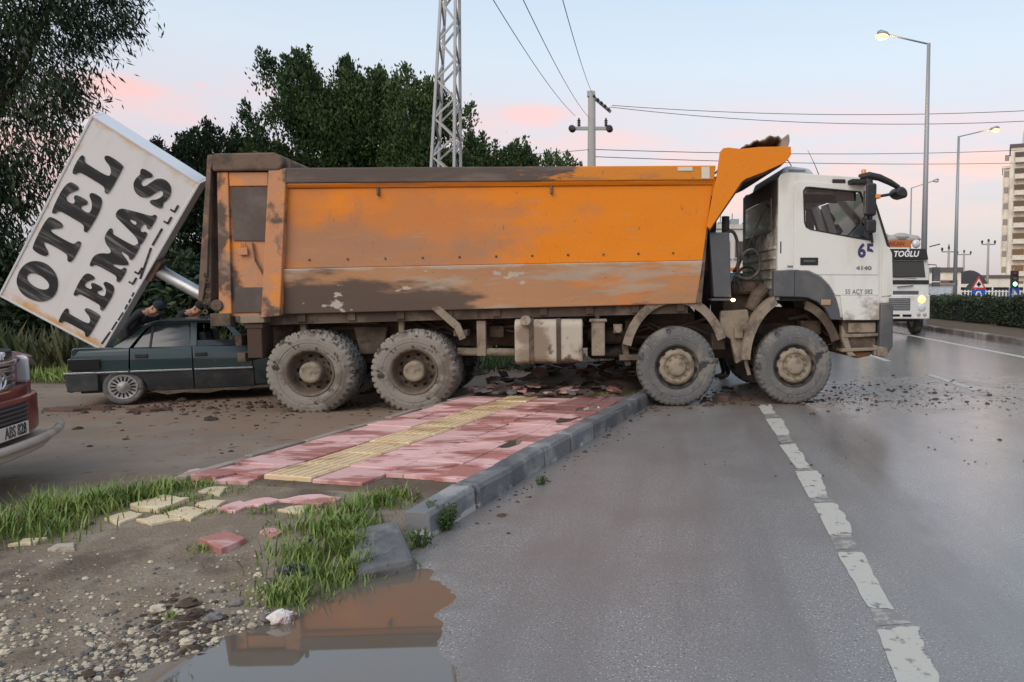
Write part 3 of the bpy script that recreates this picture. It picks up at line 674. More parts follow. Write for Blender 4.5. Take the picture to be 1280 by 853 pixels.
tag(cm.build('mud_clods', M['clod']), 'clods of mud strewn over the road and yard round the truck', 'mud', kind='stuff')
# heap of broken paving under the truck
tag(grid_mesh('churned_soil', frange(-2.6, 1.4, .1), frange(9.2, 15.0, .1), lambda x, y: (lambda u, v: -.02 + float(smooth(4.2, 5.0, u)) * float(smooth(.25, .5, v)) * float(smooth(2.7, 2.3, v)) * (.165 + .05 * fnoise(x, y, 1.7) + .12 * float(smooth(5.2, 6.4, u)) * (1 + fnoise(x, y, 1.1, 6)) + .025 * fnoise(x, y, 6)))(*to_uv(x, y)), M['subsoil'],
    lambda x, y: to_uv(x, y)[0] > 4.1 and .2 < to_uv(x, y)[1] < 2.8), 'soil churned up where the truck tore the pavement open', 'soil', kind='structure')
fm = []
for k in range(7):
    r2 = random.Random(k); n = r2.choice((4, 5, 5, 6)); pl = [(math.cos(2 * PI * i / n + r2.uniform(-.3, .3)) * r2.uniform(.6, 1.1), math.sin(2 * PI * i / n + r2.uniform(-.3, .3)) * r2.uniform(.6, 1.0)) for i in range(n)]
    fm.append((pl,))
fms = [[MB().prism(pl[0], -.2, .2, 'Z').mesh('paver_fragment', mt) for pl in fm] for mt in (M['brickred'], M['stone_grey'], M['tile_pink'])]
rg = random.Random(5)
for k in range(190):
    near = k < 60
    u, v = (rg.uniform(4.5, 5.4), rg.uniform(.4, 2.5)) if near else (rg.uniform(5.3, 7.4), rg.uniform(.3, 2.6))
    p = sw(u, v); s = rg.uniform(.05, .15) if near else rg.uniform(.08, .2)
    o = link('paver_fragment', rg.choice(fms[rg.choice((0, 0, 0, 1) if not near else (0, 0, 1, 2))]), loc=(p.x, p.y, .15 + (.12 + .08 * rg.random() if u > 5.8 else .03) + (.02 if near else rg.uniform(0, .08))), rot=(rg.gauss(0, .14 if near else .26), rg.gauss(0, .14 if near else .26), rg.uniform(0, 6)))
    o.scale = (s, s * rg.uniform(.6, 1), min(s, .11) * rg.uniform(.35, .8)); tag(o, 'broken piece of paving in the heap under the dump truck', 'paving piece', 'broken paving heaped under the dump truck')
for px, py, s, lb in ((92, 514, .23, 'flat red brick slab lying on the yard behind the green car'), (187, 515, .16, 'thin broken red slab on the yard below the car wheel'), (130, 513, .10, 'dark clod on the yard below the car wheel'), (905, 500, .12, 'pink shard of paving between the front wheels')):
    p = ground_at(px, py); o = link('paving_slab', fms[0][2], loc=(p.x, p.y, .03), rot=(.02, .03, .3)); o.scale = (s * 1.3, s * .7, .10 if s > .12 else .2); tag(o, lb, 'paving slab')

# ---- grass and weeds
def blades(mb, p, n, h, spread, rg, w=.0045, lean=.6):
    for _ in range(int(n * .8)):
        a = rg.uniform(0, 2 * PI); d = abs(rg.gauss(0, spread * 1.15)); x, y = p.x + d * math.cos(a), p.y + d * math.sin(a) * .7
        uv = to_uv(x, y)
        if uv[1] < -.22 or fnoise(x, y, 3.4, 6) < rg.uniform(-.5, .12): continue
        z = (dirt_z(x, y) if uv[0] < .4 else p.z) - .005
        hh = h * rg.uniform(.45, 1.15); la = rg.uniform(0, 2 * PI); ln = lean * hh * rg.uniform(.3, 1.3); sx_, sy_ = -math.sin(la) * w * rg.uniform(.7, 1.4), math.cos(la) * w * rg.uniform(.7, 1.4)
        v = []
        for t, q in ((0, 1), (.4, .9), (.75, .6)):
            cx_, cy_, cz_ = x + math.cos(la) * ln * t * t, y + math.sin(la) * ln * t * t, z + hh * (t - .22 * t * t * lean)
            v += [(cx_ - sx_ * q, cy_ - sy_ * q, cz_), (cx_ + sx_ * q, cy_ + sy_ * q, cz_)]
        v.append((x + math.cos(la) * ln, y + math.sin(la) * ln, z + hh * (1 - .22 * lean)))
        mb.add(v, [(0, 1, 3, 2), (2, 3, 5, 4), (4, 5, 6)])
rg = random.Random(31); gm = MB()
for px, py, n, h, sp in ((10, 665, 500, .20, .22), (40, 650, 500, .22, .22), (85, 648, 420, .20, .18), (120, 640, 420, .20, .16), (160, 628, 380, .18, .14), (195, 618, 300, .15, .12), (-30, 680, 400, .2, .25), (75, 668, 260, .12, .14), (215, 612, 220, .10, .12), (235, 625, 120, .06, .12), (255, 608, 160, .06, .10), (262, 642, 60, .04, .1), (215, 640, 110, .05, .12),
    (440, 650, 460, .15, .14), (410, 670, 460, .15, .13), (470, 632, 340, .13, .12), (500, 622, 200, .10, .09), (385, 700, 420, .14, .12), (400, 725, 420, .13, .11), (440, 720, 380, .13, .10), (370, 740, 330, .12, .10), (350, 755, 200, .09, .08), (480, 705, 220, .11, .08), (510, 690, 120, .09, .06), (330, 670, 110, .06, .09), (350, 660, 120, .06, .1), (250, 688, 70, .05, .05), (217, 770, 70, .05, .035), (390, 640, 130, .07, .1), (330, 640, 80, .04, .12), (300, 612, 110, .04, .12), (370, 605, 90, .04, .08), (455, 607, 70, .04, .08), (540, 598, 80, .05, .06), (430, 700, 260, .15, .12), (440, 692, 420, .15, .08), (455, 712, 420, .14, .08), (425, 672, 360, .15, .08), (500, 712, 260, .11, .06)):
    blades(gm, on_dirt(px, py), n, h, sp, rg)
for u, v in ((4.95, .6), (5.1, .9), (5.2, .45), (5.5, .5), (5.0, 1.4), (6.3, 1.9), (6.6, 1.7), (6.2, 2.3)):
    p = sw(u, v, .12); blades(gm, p, 130, .06, .16, rg)
for k in range(60):
    p = sw(rg.uniform(.2, 4.2), 2.56, .04); blades(gm, p, 9, .05, .05, rg)
tag(gm.build('grass', M['grass']), 'tufts of bright green grass round the broken pavement end', 'grass', kind='stuff')
def weed(name, c, n, h, rad, rg, label, leaf=.022):
    t = thing(name, label, 'weed', c); mb = MB(); stm = MB()
    for _ in range(n):
        a = rg.uniform(0, 2 * PI); b = Vector((math.cos(a), math.sin(a), 0)) * rg.uniform(.1, 1) * rad; top = b + Vector((0, 0, h * rg.uniform(.5, 1.1)))
        stm.tube([b * .4, top], .0025, 4)
        for q in range(9):
            f = rg.uniform(.1, 1); pt = (b * .4).lerp(top, f); d = Vector((rg.gauss(0, 1), rg.gauss(0, 1), rg.gauss(.3, .5))).normalized() * leaf * rg.uniform(.7, 1.5); s_ = d.cross(Vector((rg.gauss(0, 1), rg.gauss(0, 1), 1))).normalized() * leaf * .35
            mb.add([pt, pt + d * .5 + s_, pt + d, pt + d * .5 - s_], [(0, 1, 2, 3)])
    mb.build('leaf_mass', M['weed'], t); stm.build('stems', M['weed'], t)
rg = random.Random(41)
weed('kerb_weed', ground_at(556, 662), 60, .19, .13, rg, 'leafy weed growing against the end of the kerb')
weed('kerb_weed', ground_at(676, 606), 16, .07, .06, rg, 'small weed at the foot of the kerb, midway along', .015)
weed('kerb_weed', ground_at(527, 683), 26, .11, .09, rg, 'weed between the tilted kerb stone and the first kerb stone', .018)

# ---- median: kerb stones, soil strip, clipped hedge
med = tag(MB().bx(10.32, 15.1, -5, 300, -.3, .13).build('median', M['subsoil']), 'bare soil median strip under the clipped hedge', 'median', kind='structure')
me_k = MB().prism([(-.12, -.1), (.12, -.1), (.12, .17), (-.09, .17), (-.115, .14)], -.43, .43, 'Y').mesh('median_kerb_stone', mat('kerb_brown', (.17, .135, .115), .85, rv=.25, world=True, layers=[dict(c=(.27, .25, .23), s=1.2, r=(.45, .6)), dict(c=(.10, .06, .05), s=3, r=(.5, .7))]))
for i in range(46): link('median_kerb_stone', me_k, med, loc=(10.2 + rg.uniform(-.01, .01), 14.5 + i * .88, rg.uniform(-.01, .01)))
# ------------------------------------------------------------------ trees, shrubs, hedge
def leaf_mat(name, a, b, c):
    m = mat(name, a, .55, world=True, spec=.25, layers=[dict(c=b, s=1.1, r=(.42, .62)), dict(c=c, s=3.1, r=(.52, .72), amt=.8)])
    return m
M['leaf_dark'] = leaf_mat('leaf_dark', (.024, .042, .022), (.038, .062, .028), (.062, .086, .036))
M['leaf_mid'] = leaf_mat('leaf_mid', (.034, .066, .022), (.058, .10, .032), (.11, .15, .048))
M['leaf_hedge'] = leaf_mat('leaf_hedge', (.034, .052, .028), (.05, .072, .034), (.085, .105, .045))
M['bark'] = mat('bark', (.10, .08, .062), .9, bump=.6, bscale=12, layers=[dict(c=(.05, .04, .032), s=5, r=(.4, .65), st=(1, 1, .3))])
NR = np.random.default_rng(5)
def leaves_mesh(name, P, Dv, Ln, Wd, mt):
    n = len(P); Dv = Dv / np.linalg.norm(Dv, axis=1, keepdims=True)
    rv = NR.normal(size=(n, 3)); S = np.cross(Dv, rv); S /= np.linalg.norm(S, axis=1, keepdims=True) + 1e-9
    Ln = Ln[:, None]; Wd = Wd[:, None]
    V = np.stack([P, P + Dv * Ln * .45 + S * Wd, P + Dv * Ln, P + Dv * Ln * .45 - S * Wd], 1).reshape(-1, 3)
    me = bpy.data.meshes.new(name); me.vertices.add(4 * n); me.vertices.foreach_set('co', V.astype(np.float32).ravel())
    me.loops.add(4 * n); me.loops.foreach_set('vertex_index', np.arange(4 * n, dtype=np.int32)); me.polygons.add(n)
    me.polygons.foreach_set('loop_start', np.arange(0, 4 * n, 4, dtype=np.int32)); me.update(calc_edges=True); me.validate(); me.materials.append(mt)
    return me
def in_poly(x, y, poly):
    c = False; j = len(poly) - 1
    for i in range(len(poly)):
        xi, yi = poly[i]; xj, yj = poly[j]
        if (yi > y) != (yj > y) and x < (xj - xi) * (y - yi) / (yj - yi) + xi: c = not c
        j = i
    return c
def edge_dist(x, y, poly):
    best = 1e9
    for i in range(len(poly)):
        ax, ay = poly[i]; bx_, by = poly[(i + 1) % len(poly)]; dx, dy = bx_ - ax, by - ay
        t = max(0, min(1, ((x - ax) * dx + (y - ay) * dy) / (dx * dx + dy * dy + 1e-9))); best = min(best, math.hypot(x - ax - t * dx, y - ay - t * dy))
    return best
def to_m(poly, d): return [((px - CXP) / FPX * d, EYE + (HORIZON - py) / FPX * d) for px, py in poly]
def tree(name, label, cat, poly, d, base, clumps, per, leaf, mode, mt, rg, rad=.38, thick=1.0, group=None, limbs=7, trunk_r=.16, minthick=.25):
    """crown grown inside an outline given in metres (x,z) at distance d; clumps of leaves spread through its depth"""
    pm = to_m(poly, d); xs_, zs_ = [p[0] for p in pm], [p[1] for p in pm]
    C = []
    tries = 0
    while len(C) < clumps and tries < clumps * 60:
        tries += 1
        x, z = rg.uniform(min(xs_), max(xs_)), rg.uniform(min(zs_), max(zs_))
        if z < .2 or not in_poly(x, z, pm): continue
        if mode == 'up' and clumps > 200 and mnoise.noise(Vector((x * .95, z * .95, d))) < -.16: continue
        e = edge_dist(x, z, pm)
        if e < rad * .35 and rg.random() < .55: continue
        t = min(2.4, minthick + e * 1.5) * thick
        y = rg.uniform(-t, t)
        if rg.random() < .45: y = -abs(y)
        C.append((x, d + y, z))
    C = np.array(C); base = Vector(base); ctr = np.array([np.mean(C[:, 0]), d, np.mean(C[:, 2]) - .6])
    root = thing(name, label, cat, base, 0, group)
    if mode == 'up':        # sprays: leaves strung along short upward shoots, so the outline breaks into tips
        ax = (C - ctr) / (np.linalg.norm(C - ctr, axis=1, keepdims=True) + 1e-9) * .55 + np.array([0, 0, .85]) + NR.normal(size=C.shape) * .35
        ax /= np.linalg.norm(ax, axis=1, keepdims=True); ln_ = NR.uniform(.35, 1.0, len(C))[:, None]
        tt_ = NR.uniform(-.8, .45, (len(C), per, 1)); P = (C[:, None] + ax[:, None] * tt_ * ln_[:, None] + NR.normal(size=(len(C), per, 3)) * (.03 + .14 * np.clip(.45 - tt_, 0, 1))).reshape(-1, 3)
    else: P = np.repeat(C, per, 0) + NR.normal(size=(len(C) * per, 3)) * rad * .5 * NR.uniform(.5, 1.3, size=(len(C), 1, 1)).repeat(per, 1).reshape(-1, 1)
    n = len(P); out = P - ctr; out /= np.linalg.norm(out, axis=1, keepdims=True) + 1e-9
    if mode == 'up': Dv = out * .6 + np.array([0, 0, .8]) + NR.normal(size=(n, 3)) * .55
    elif mode == 'droop': Dv = out * .3 + np.array([0, 0, -1.0]) + NR.normal(size=(n, 3)) * .45
    else: Dv = out * .5 + NR.normal(size=(n, 3))
    Ln = leaf * NR.uniform(.6, 1.4, n); Wd = Ln * (.11 if mode == 'droop' else .24)
    me = leaves_mesh('crown', P - np.array(base), Dv, Ln, Wd, mt)
    cr_ = link('crown', me, root)
    tb = MB(); top = Vector((ctr[0], d, ctr[2] + .6)) - base
    pts = [Vector((0, 0, -.1)), top * .35 + Vector((.08, .05, 0)), top * .7 + Vector((-.06, 0, 0)), top]
    tb.tube(pts, [trunk_r, trunk_r * .8, trunk_r * .5, trunk_r * .2], 8); tb.build('trunk', M['bark'], root, smooth=True)
    lb = MB()
    for i in range(limbs):
        t = rg.uniform(.3, .9); a = (Vector((0, 0, 0)).lerp(top, t)); tgt = Vector(C[rg.randrange(len(C))]) - base
        mid = a.lerp(tgt, .5) + Vector((rg.uniform(-.2, .2), rg.uniform(-.2, .2), rg.uniform(0, .3)))
        lb.tube([a, mid, tgt], [trunk_r * .38, trunk_r * .22, trunk_r * .06], 6)
    lb.build('limbs', M['bark'], root, smooth=True)
    return root
rg = random.Random(77)
big = [(-230, -190), (186, -190), (180, -20), (172, 20), (158, 42), (164, 60), (136, 74), (122, 96), (92, 104), (118, 116), (160, 112), (152, 136), (112, 150), (96, 165), (112, 200), (80, 245), (56, 280), (40, 330), (10, 380), (-230, 420)]
tree('drooping_tree', 'tall dark drooping evergreen tree behind the toppled sign', 'tree', big, 15.2, (-15.3, 15.4, 0), 900, 120, .15, 'droop', M['leaf_dark'], rg, .55, .8, limbs=26, trunk_r=.34, minthick=.5)
GT = 'evergreen trees behind the truck bed'
mid = [
 ('bushy_tree', 'low bushy evergreen just right of the toppled sign', [(196, 420), (190, 300), (205, 240), (206, 175), (222, 152), (236, 160), (243, 140), (262, 152), (286, 146), (300, 158), (322, 160), (330, 300), (300, 420)], 20.0, 330, 'leaf_dark'),
 ('evergreen_tree', 'tall two-peaked evergreen behind the rear corner of the truck bed', [(300, 330), (306, 190), (322, 150), (316, 128), (340, 120), (340, 70), (352, 60), (368, 84), (386, 54), (402, 78), (424, 104), (446, 140), (452, 330)], 21.0, 430, 'leaf_mid'),
 ('evergreen_tree', 'evergreen with one sharp peak left of the lattice mast', [(424, 330), (420, 150), (432, 112), (438, 64), (452, 84), (466, 96), (478, 80), (500, 96), (512, 150), (512, 330)], 22.0, 330, 'leaf_mid'),
 ('evergreen_tree', 'broad evergreen behind the lattice mast', [(492, 330), (488, 130), (502, 96), (514, 86), (522, 60), (534, 82), (556, 104), (572, 130), (592, 124), (584, 150), (600, 168), (598, 330)], 21.0, 340, 'leaf_mid'),
 ('small_tree', 'small bushy tree right of the lattice mast', [(584, 330), (586, 160), (604, 160), (622, 172), (634, 186), (636, 330)], 24.0, 130, 'leaf_mid'),
 ('small_tree', 'round topped little tree midway along the truck bed', [(628, 330), (630, 190), (642, 176), (656, 170), (672, 184), (678, 200), (678, 330)], 24.0, 120, 'leaf_mid'),
 ('small_tree', 'thin little conifer left of the utility pole', [(676, 330), (680, 196), (687, 168), (694, 186), (708, 184), (722, 196), (730, 205), (730, 330)], 24.5, 70, 'leaf_mid')]
for nm, lb_, pl, d, n, mt in mid:
    pl = [(x, y + (16 if y < 300 else 0)) for x, y in pl]
    cx_ = sum(p[0] for p in pl) / len(pl); tree(nm, lb_, 'tree', pl, d, ((cx_ - CXP) / FPX * d, d, 0), n, 190, .10, 'up', M[mt], rg, .42, .8, GT, limbs=10, trunk_r=.15)
SH = 'dark shrubs behind the yard'
for nm, lb_, pl, d, n in (
    ('shrub', 'dark overgrown shrub behind the red pickup', [(-200, 470), (-200, 330), (-80, 300), (20, 310), (60, 340), (70, 460)], 15.0, 230), ('shrub', 'dark shrub under the lower end of the toppled sign', [(30, 450), (40, 350), (80, 320), (130, 330), (160, 380), (165, 440)], 15.5, 130),
    ('shrub', 'dark shrub behind the roof of the green car', [(130, 430), (140, 340), (180, 310), (240, 320), (275, 370), (280, 430)], 15.8, 140), ('shrub', 'shadowy shrub behind the rear wheels of the truck', [(260, 450), (265, 350), (320, 320), (400, 330), (430, 450)], 16.2, 130),
    ('shrub', 'shadowy shrub seen under the middle of the truck', [(420, 452), (425, 350), (500, 330), (600, 335), (690, 360), (700, 452)], 16.8, 190)):
    cx_ = sum(p[0] for p in pl) / len(pl); tree(nm, lb_, 'shrub', pl, d, ((cx_ - CXP) / FPX * d, d, 0), n, 60, .15, 'any', M['leaf_dark'], rg, .45, .7, SH, limbs=6, trunk_r=.06)
# rough weeds and grass along the back of the yard
def rough(name, label, x0, x1, y0, y1, n, h, mt, seed, zb=0.0):
    g = np.random.default_rng(seed); P = np.stack([g.uniform(x0, x1, n), g.uniform(y0, y1, n), np.full(n, zb)], 1); k = np.array([fnoise(p[0], p[1], .9, seed) for p in P]); P = P[k > -.25]; n = len(P)
    Dv = np.array([0, 0, 1.0]) + g.normal(size=(n, 3)) * .32; Ln = h * g.uniform(.35, 1.2, n) * (1 + .6 * k[k > -.25])
    return tag(link(name, leaves_mesh(name, P, Dv, Ln, Ln * .035 + .004, mt)), label, 'grass', kind='stuff')
M['weed_dry'] = mat('weed_dry', (.11, .11, .055), .8, world=True, layers=[dict(c=(.06, .085, .03), s=1.6, r=(.42, .6)), dict(c=(.22, .20, .13), s=5, r=(.6, .7))])
rough('grass_verge', 'low green grass along the back of the yard', -16, -8.2, 12.6, 14.2, 9000, .26, M['grass'], 1)
rough('tall_weeds', 'tall half-dry weeds behind the yard', -18, -7.6, 13.6, 15.2, 9000, .85, M['weed_dry'], 2)
rough('grass_strip', 'grass growing behind the truck', -7.8, -1.0, 13.6, 16, 5000, .3, M['weed'], 3)
# clipped hedge on the median
def hedge_box(x0, x1, y0, y1, z0, z1, n, g):
    P = np.stack([g.uniform(x0, x1, n), g.uniform(y0, y1, n), g.uniform(z0, z1, n)], 1)
    face = g.integers(0, 3, n); P[face == 0, 0] = x0 + np.abs(g.normal(0, .09, (face == 0).sum())); P[face == 1, 2] = z1 - np.abs(g.normal(0, .09, (face == 1).sum()))
    w = np.array([.22 * fnoise(p[1], p[2], .8, 3) + .22 * fnoise(p[0], p[1], 1.9, 8) for p in P]); P[:, 0] += w * 1.3; P[:, 2] += w * .8 * (P[:, 2] > .6); return P
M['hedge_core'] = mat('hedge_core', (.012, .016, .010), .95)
for i, (y0, y1, lb_) in enumerate(((17, 30.5, 'clipped dark green hedge on the median, the nearer length'), (31.2, 62, 'clipped dark green hedge on the median, the farther length'))):
    g = np.random.default_rng(50 + i); h = thing('hedge', lb_, 'hedge', (13.9, (y0 + y1) / 2, .13), 0, 'hedge along the median'); b = np.array(h.location)
    n = 26000; P = hedge_box(13.05, 14.7, y0, y1, .22, 1.24, n, g)
    link('leaf_mass', leaves_mesh('leaf_mass', P - b, g.normal(size=(n, 3)) + np.array([-.3, 0, .5]), g.uniform(.06, .14, n), g.uniform(.02, .04, n), M['leaf_hedge']), h)
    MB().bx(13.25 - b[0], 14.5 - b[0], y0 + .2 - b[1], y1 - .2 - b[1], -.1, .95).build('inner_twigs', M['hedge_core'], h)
# ------------------------------------------------------------------ the dump truck (local: +x forward, -y towards the viewer)
TR = thing('dump_truck', 'muddy white dump truck with orange tipper bed stranded across the pavement', 'truck', (1.563, 11.514, 0), R(6.5))
# wheels ---------------------------------------------------------
def tyre_mesh(name, Rr, w, mt, lugs, deep, rim_r):
    n = lugs * 4; h = w / 2
    prof = [(rim_r, -h + .03), (rim_r + .02, -h + .012), (Rr * .66, -h - .002), (Rr * .71, -h - .003), (Rr * .715, -h - .010), (Rr * .73, -h - .010), (Rr * .737, -h - .004), (Rr * .80, -h - .006), (Rr * .90, -h + .004), (Rr * .955, -h + .016), (Rr * .995, -h + .05), (Rr, -h * .55), (Rr * 1.004, -h * .2), (Rr * 1.004, h * .2), (Rr, h * .55), (Rr * .995, h - .05), (Rr * .955, h - .016), (Rr * .9, h - .004), (Rr * .66, h + .004), (rim_r, h - .03)]
    def rm(r, y, i, j):
        q = i % 4
        if j in (9, 10, 15, 16): return r - (deep if q in (2, 3) else 0)
        if j in (11, 14): return r - (deep if q in (1, 2) else 0)
        if j in (12, 13): return r - (deep if q in (0, 3) else 0) * .8
        if j == 8: return r - (deep * .35 if q in (2, 3) else 0)
        return r
    return MB().lathe(prof, n, 'Y', rmod=rm).mesh(name, mt, smooth=False)
T_rear = tyre_mesh('tyre', .552, .30, M['tyre_dusty'], 40, .022, .292)
T_rear_in = tyre_mesh('inner_tyre', .552, .30, M['tyre_grey'], 40, .022, .292)
T_front = tyre_mesh('tyre', .547, .315, M['tyre_grey'], 44, .012, .290)
def ring_holes(mb, r, y, n, sz, sy, ph=0):
    for i in range(n):
        a = 2 * PI * i / n + ph; c = Vector((r * math.cos(a), y, r * math.sin(a))); m = Matrix.Translation(c) @ Matrix.Rotation(-a, 4, 'Y')
        mb.bx(-sz[0] / 2, sz[0] / 2, -sy, sy, -sz[1] / 2, sz[1] / 2, m)
h = .15
rimR = MB().lathe([(.292, -h + .03), (.308, -h + .006), (.300, -h + .002), (.284, -h + .014), (.272, -h + .035), (.262, -h + .10), (.252, -h + .175), (.235, -h + .20), (.19, -h + .205), (.15, -h + .19), (.14, -h + .19)], 48).mesh('rim', M['rim_rust'], True)
hubR = MB().lathe([(.142, -h + .20), (.138, -h + .05), (.132, -h + .028), (.118, -h + .018), (.085, -h + .012), (.08, -h + .016), (.03, -h + .013), (.0, -h + .013)], 40).mesh('hub', M['rim_tan'], True)
holesR = MB().bx(-.016, .016, -.003, .003, -.024, .024).mesh('hand_hole', M['hole'])
boltR = MB().lathe([(0, -.035), (.012, -.035), (.013, .005)], 6, 'Y').mesh('wheel_nut', M['rim_rust'])
h2 = .1575
rimF = MB().lathe([(.290, -h2 + .03), (.304, -h2 + .008), (.296, -h2 + .003), (.282, -h2 + .02), (.262, -h2 + .05), (.248, -h2 + .045)], 48).mesh('rim', M['dusty_black'], True)
discF = MB().lathe([(.250, -h2 + .06), (.247, -h2 + .028), (.236, -h2 + .004), (.20, -h2 - .010), (.175, -h2 - .008), (.17, -h2 + .002), (.125, -h2 + .0), (.118, -h2 - .03), (.10, -h2 - .042), (.05, -h2 - .045), (0, -h2 - .045)], 48).mesh('wheel_disc', M['rim_tan'], True)
holesF = MB().bx(-.015, .015, -.02, .02, -.025, .025).mesh('hand_hole', M['hole'])
boltF = MB().lathe([(0, -.034), (.014, -.034), (.016, .004)], 6, 'Y').mesh('wheel_nut', M['rim_tan'])
def wheel(x, y, side, rear, z, ph):
    e = part_empty('wheel', TR, (x, y, z), (0, ph, 0 if side < 0 else PI))
    if rear:
        for me in (T_rear, rimR, hubR): link(me.name.split('.')[0], me, e)
        ring = ((holesR, .212, -h + .203, 0), (boltR, .165, -h + .20, .5))
        o = link('inner_tyre', T_rear_in, e, loc=(0, .345, 0))
    else:
        for me in (T_front, rimF, discF): link(me.name.split('.')[0], me, e)
        ring = ((holesF, .252, -h2 + .022, 0), (boltF, .147, -h2, 0))
    if side < 0:
        for me, r_, y_, o_ in ring:
            for k in range(10): a = 2 * PI * (k + o_) / 10; link(me.name.split('.')[0], me, e, loc=(r_ * math.cos(a), y_, r_ * math.sin(a)), rot=(0, -a, 0))
    return e
AX = [0.0, -1.645, -5.125, -6.425]
for i, x in enumerate(AX):
    rear = i > 1; zc = .545 - (.022 if rear else 0)
    for s in (-1, 1): wheel(x, s * (1.25 - (.15 if rear else .1575)), s, rear, zc, .3 * i + .17 * s)
# frame -----------------------------------------------------------
def P(name, mb, mt, bevel=.006, parent=None, smooth=False): return mb.build(name, M[mt] if isinstance(mt, str) else mt, parent or TR, smooth, bevel)
for s in (-1, 1): P('frame_rail', MB().bx(-7.35, 1.15, s * .42 - .04, s * .42 + .04, .80, 1.10), 'chassis')
mb = MB()
for x in (-7.2, -5.8, -4.6, -3.4, -2.4, -.9, .6): mb.bx(x - .05, x + .05, -.38, .38, .84, 1.06)
P('cross_members', mb, 'chassis')
for i, x in enumerate(AX):
    z = .54; mb = MB().tube([(x, -1.0, z), (x, 1.0, z)], .07 if i < 2 else .10, 10)
    if i > 1: mb.ell((x, 0, z), (.24, .22, .22), 14, 8)
    P('axle', mb, 'chassis', 0, smooth=True)
for s in (-1, 1):
    for x0, x1 in ((-.75, .75), (-2.4, -.9)):
        sp = P('leaf_spring', MB(), 'chassis') if False else None
        mb = MB()
        for k in range(4): mb.beam((x0 + .07 * k, s * .62, .80 - k * .02), ((x0 + x1) / 2, s * .62, .68 - k * .028), .08, .016); mb.beam(((x0 + x1) / 2, s * .62, .68 - k * .028), (x1 - .07 * k, s * .62, .80 - k * .02), .08, .016)
        P('leaf_spring', mb, 'chassis')
    mb = MB()
    for k in range(6): mb.beam((-6.5 + .08 * k, s * .58, .66 + k * .02), (-5.78, s * .58, .80 + k * .024), .1, .018); mb.beam((-5.78, s * .58, .80 + k * .024), (-5.05 - .08 * k, s * .58, .66 + k * .02), .1, .018)
    P('leaf_spring', mb, 'chassis')
P('prop_shaft', MB().tube([(-5.0, 0, .62), (-2.6, 0, .8), (-.6, 0, .9)], .06, 10), 'chassis', 0, smooth=True)
P('gearbox', MB().prism([(-2.0, .62), (-.5, .55), (.6, .6), (.8, 1.3), (-.4, 1.35), (-1.0, 1.1), (-2.0, 1.0)], -.30, .30), 'chassis', .04)
# subframe plates, brackets and rods between the wheels
P('subframe', MB().bx(-7.3, -1.3, -.52, .52, 1.10, 1.24), 'chassis')
P('spring_hanger', MB().prism([(-6.0, 1.1), (-5.55, 1.1), (-5.62, .72), (-5.92, .72)], -.80, -.66), 'chassis', .02)
P('torque_plate', MB().bx(-6.22, -5.40, -.60, -.56, .58, 1.16), 'chassis', .02)
for x in (-6.58, -5.33): P('bed_bracket', MB().bx(x - .035, x + .035, -.98, -.88, .98, 1.30), 'mud_tan')
P('spare_bracket', MB().bx(-4.34, -4.22, -1.02, -.9, .70, 1.18), 'mud_tan', .01)
P('side_tube', MB().tube([(-4.6, -.95, .76), (-3.7, -.95, .74)], .055, 10), 'mud_tan', 0, smooth=True)
P('bed_strut', MB().beam((-4.86, -1.14, 1.38), (-4.58, -1.14, 1.12), .05, .10).beam((-4.58, -1.14, 1.14), (-4.50, -1.14, .94), .05, .09), 'mud_tan', .006)
P('outrigger', MB().bx(-4.62, -4.44, -1.16, -.45, .98, 1.06), 'chassis')
# fuel tank
tk = MB(); pr = [(-1.10 + .06 * math.cos(R(a)) - (.0 if True else 0), .06 * math.sin(R(a))) for a in ()]
sec = arc(-1.12, .70, .10, 180, 270, 5) + arc(-.62, .70, .10, 270, 360, 5) + arc(-.62, 1.10, .10, 0, 90, 5) + arc(-1.12, 1.10, .10, 90, 180, 5)
M['tank'] = mat('tank', (.42, .38, .31), .6, layers=[dict(c=(.22, .17, .12), s=2.2, r=(.44, .6)), dict(c=(.11, .08, .06), s=6, r=(.58, .7)), dict(c=(.11, .075, .05), s=3, r=(.45, .6), ax=((2, .75, .62),), axr=(-.35, .1))], bump=.15, bscale=15)
ft = P('fuel_tank', tk.prism(sec, -3.82, -2.92, 'X'), M['tank'], .02)
for x in (-3.60, -3.24):
    mb = MB(); sec2 = [(y * 1.0 + (-.012 if y < -.87 else .012), z + (.012 if z > .9 else -.012)) for y, z in sec]; mb.prism(sec2, x - .03, x + .03, 'X'); P('tank_strap', mb, 'chassis', 0, ft)
P('filler_cap', MB().tube([(-3.66, -1.16, 1.12), (-3.665, -1.21, 1.17), (-3.67, -1.27, 1.19)], [.075, .075, .07], 16), 'rim_tan', .004, ft)
P('battery_box', MB().bx(-2.80, -2.62, -1.18, -.6, .70, 1.18).bx(-2.83, -2.59, -1.2, -.62, 1.16, 1.20), 'mud_tan', .015)
P('air_tank', MB().lathe([(0, -2.86), (.08, -2.85), (.12, -2.80), (.12, -2.35), (.08, -2.30), (0, -2.29)], 18, 'X', (0, -.72, .95)), 'chassis', 0, smooth=True)
P('air_tank', MB().lathe([(0, -2.86), (.08, -2.85), (.12, -2.80), (.12, -2.35), (.08, -2.30), (0, -2.29)], 18, 'X', (0, -.5, .72)), 'dusty_black', 0, smooth=True)
P('valve', MB().tube([(-2.44, -1.05, 1.06), (-2.44, -1.16, 1.06)], [.06, .05], 12).bx(-2.50, -2.38, -1.05, -.8, 1.0, 1.12), 'mud_tan')
P('valve', MB().tube([(-2.72, -1.0, 1.22), (-2.72, -1.1, 1.22)], [.03, .03], 10).bx(-3.0, -2.9, -1.1, -.8, 1.1, 1.15), 'dusty_black')
hz = MB(); rg = random.Random(9)
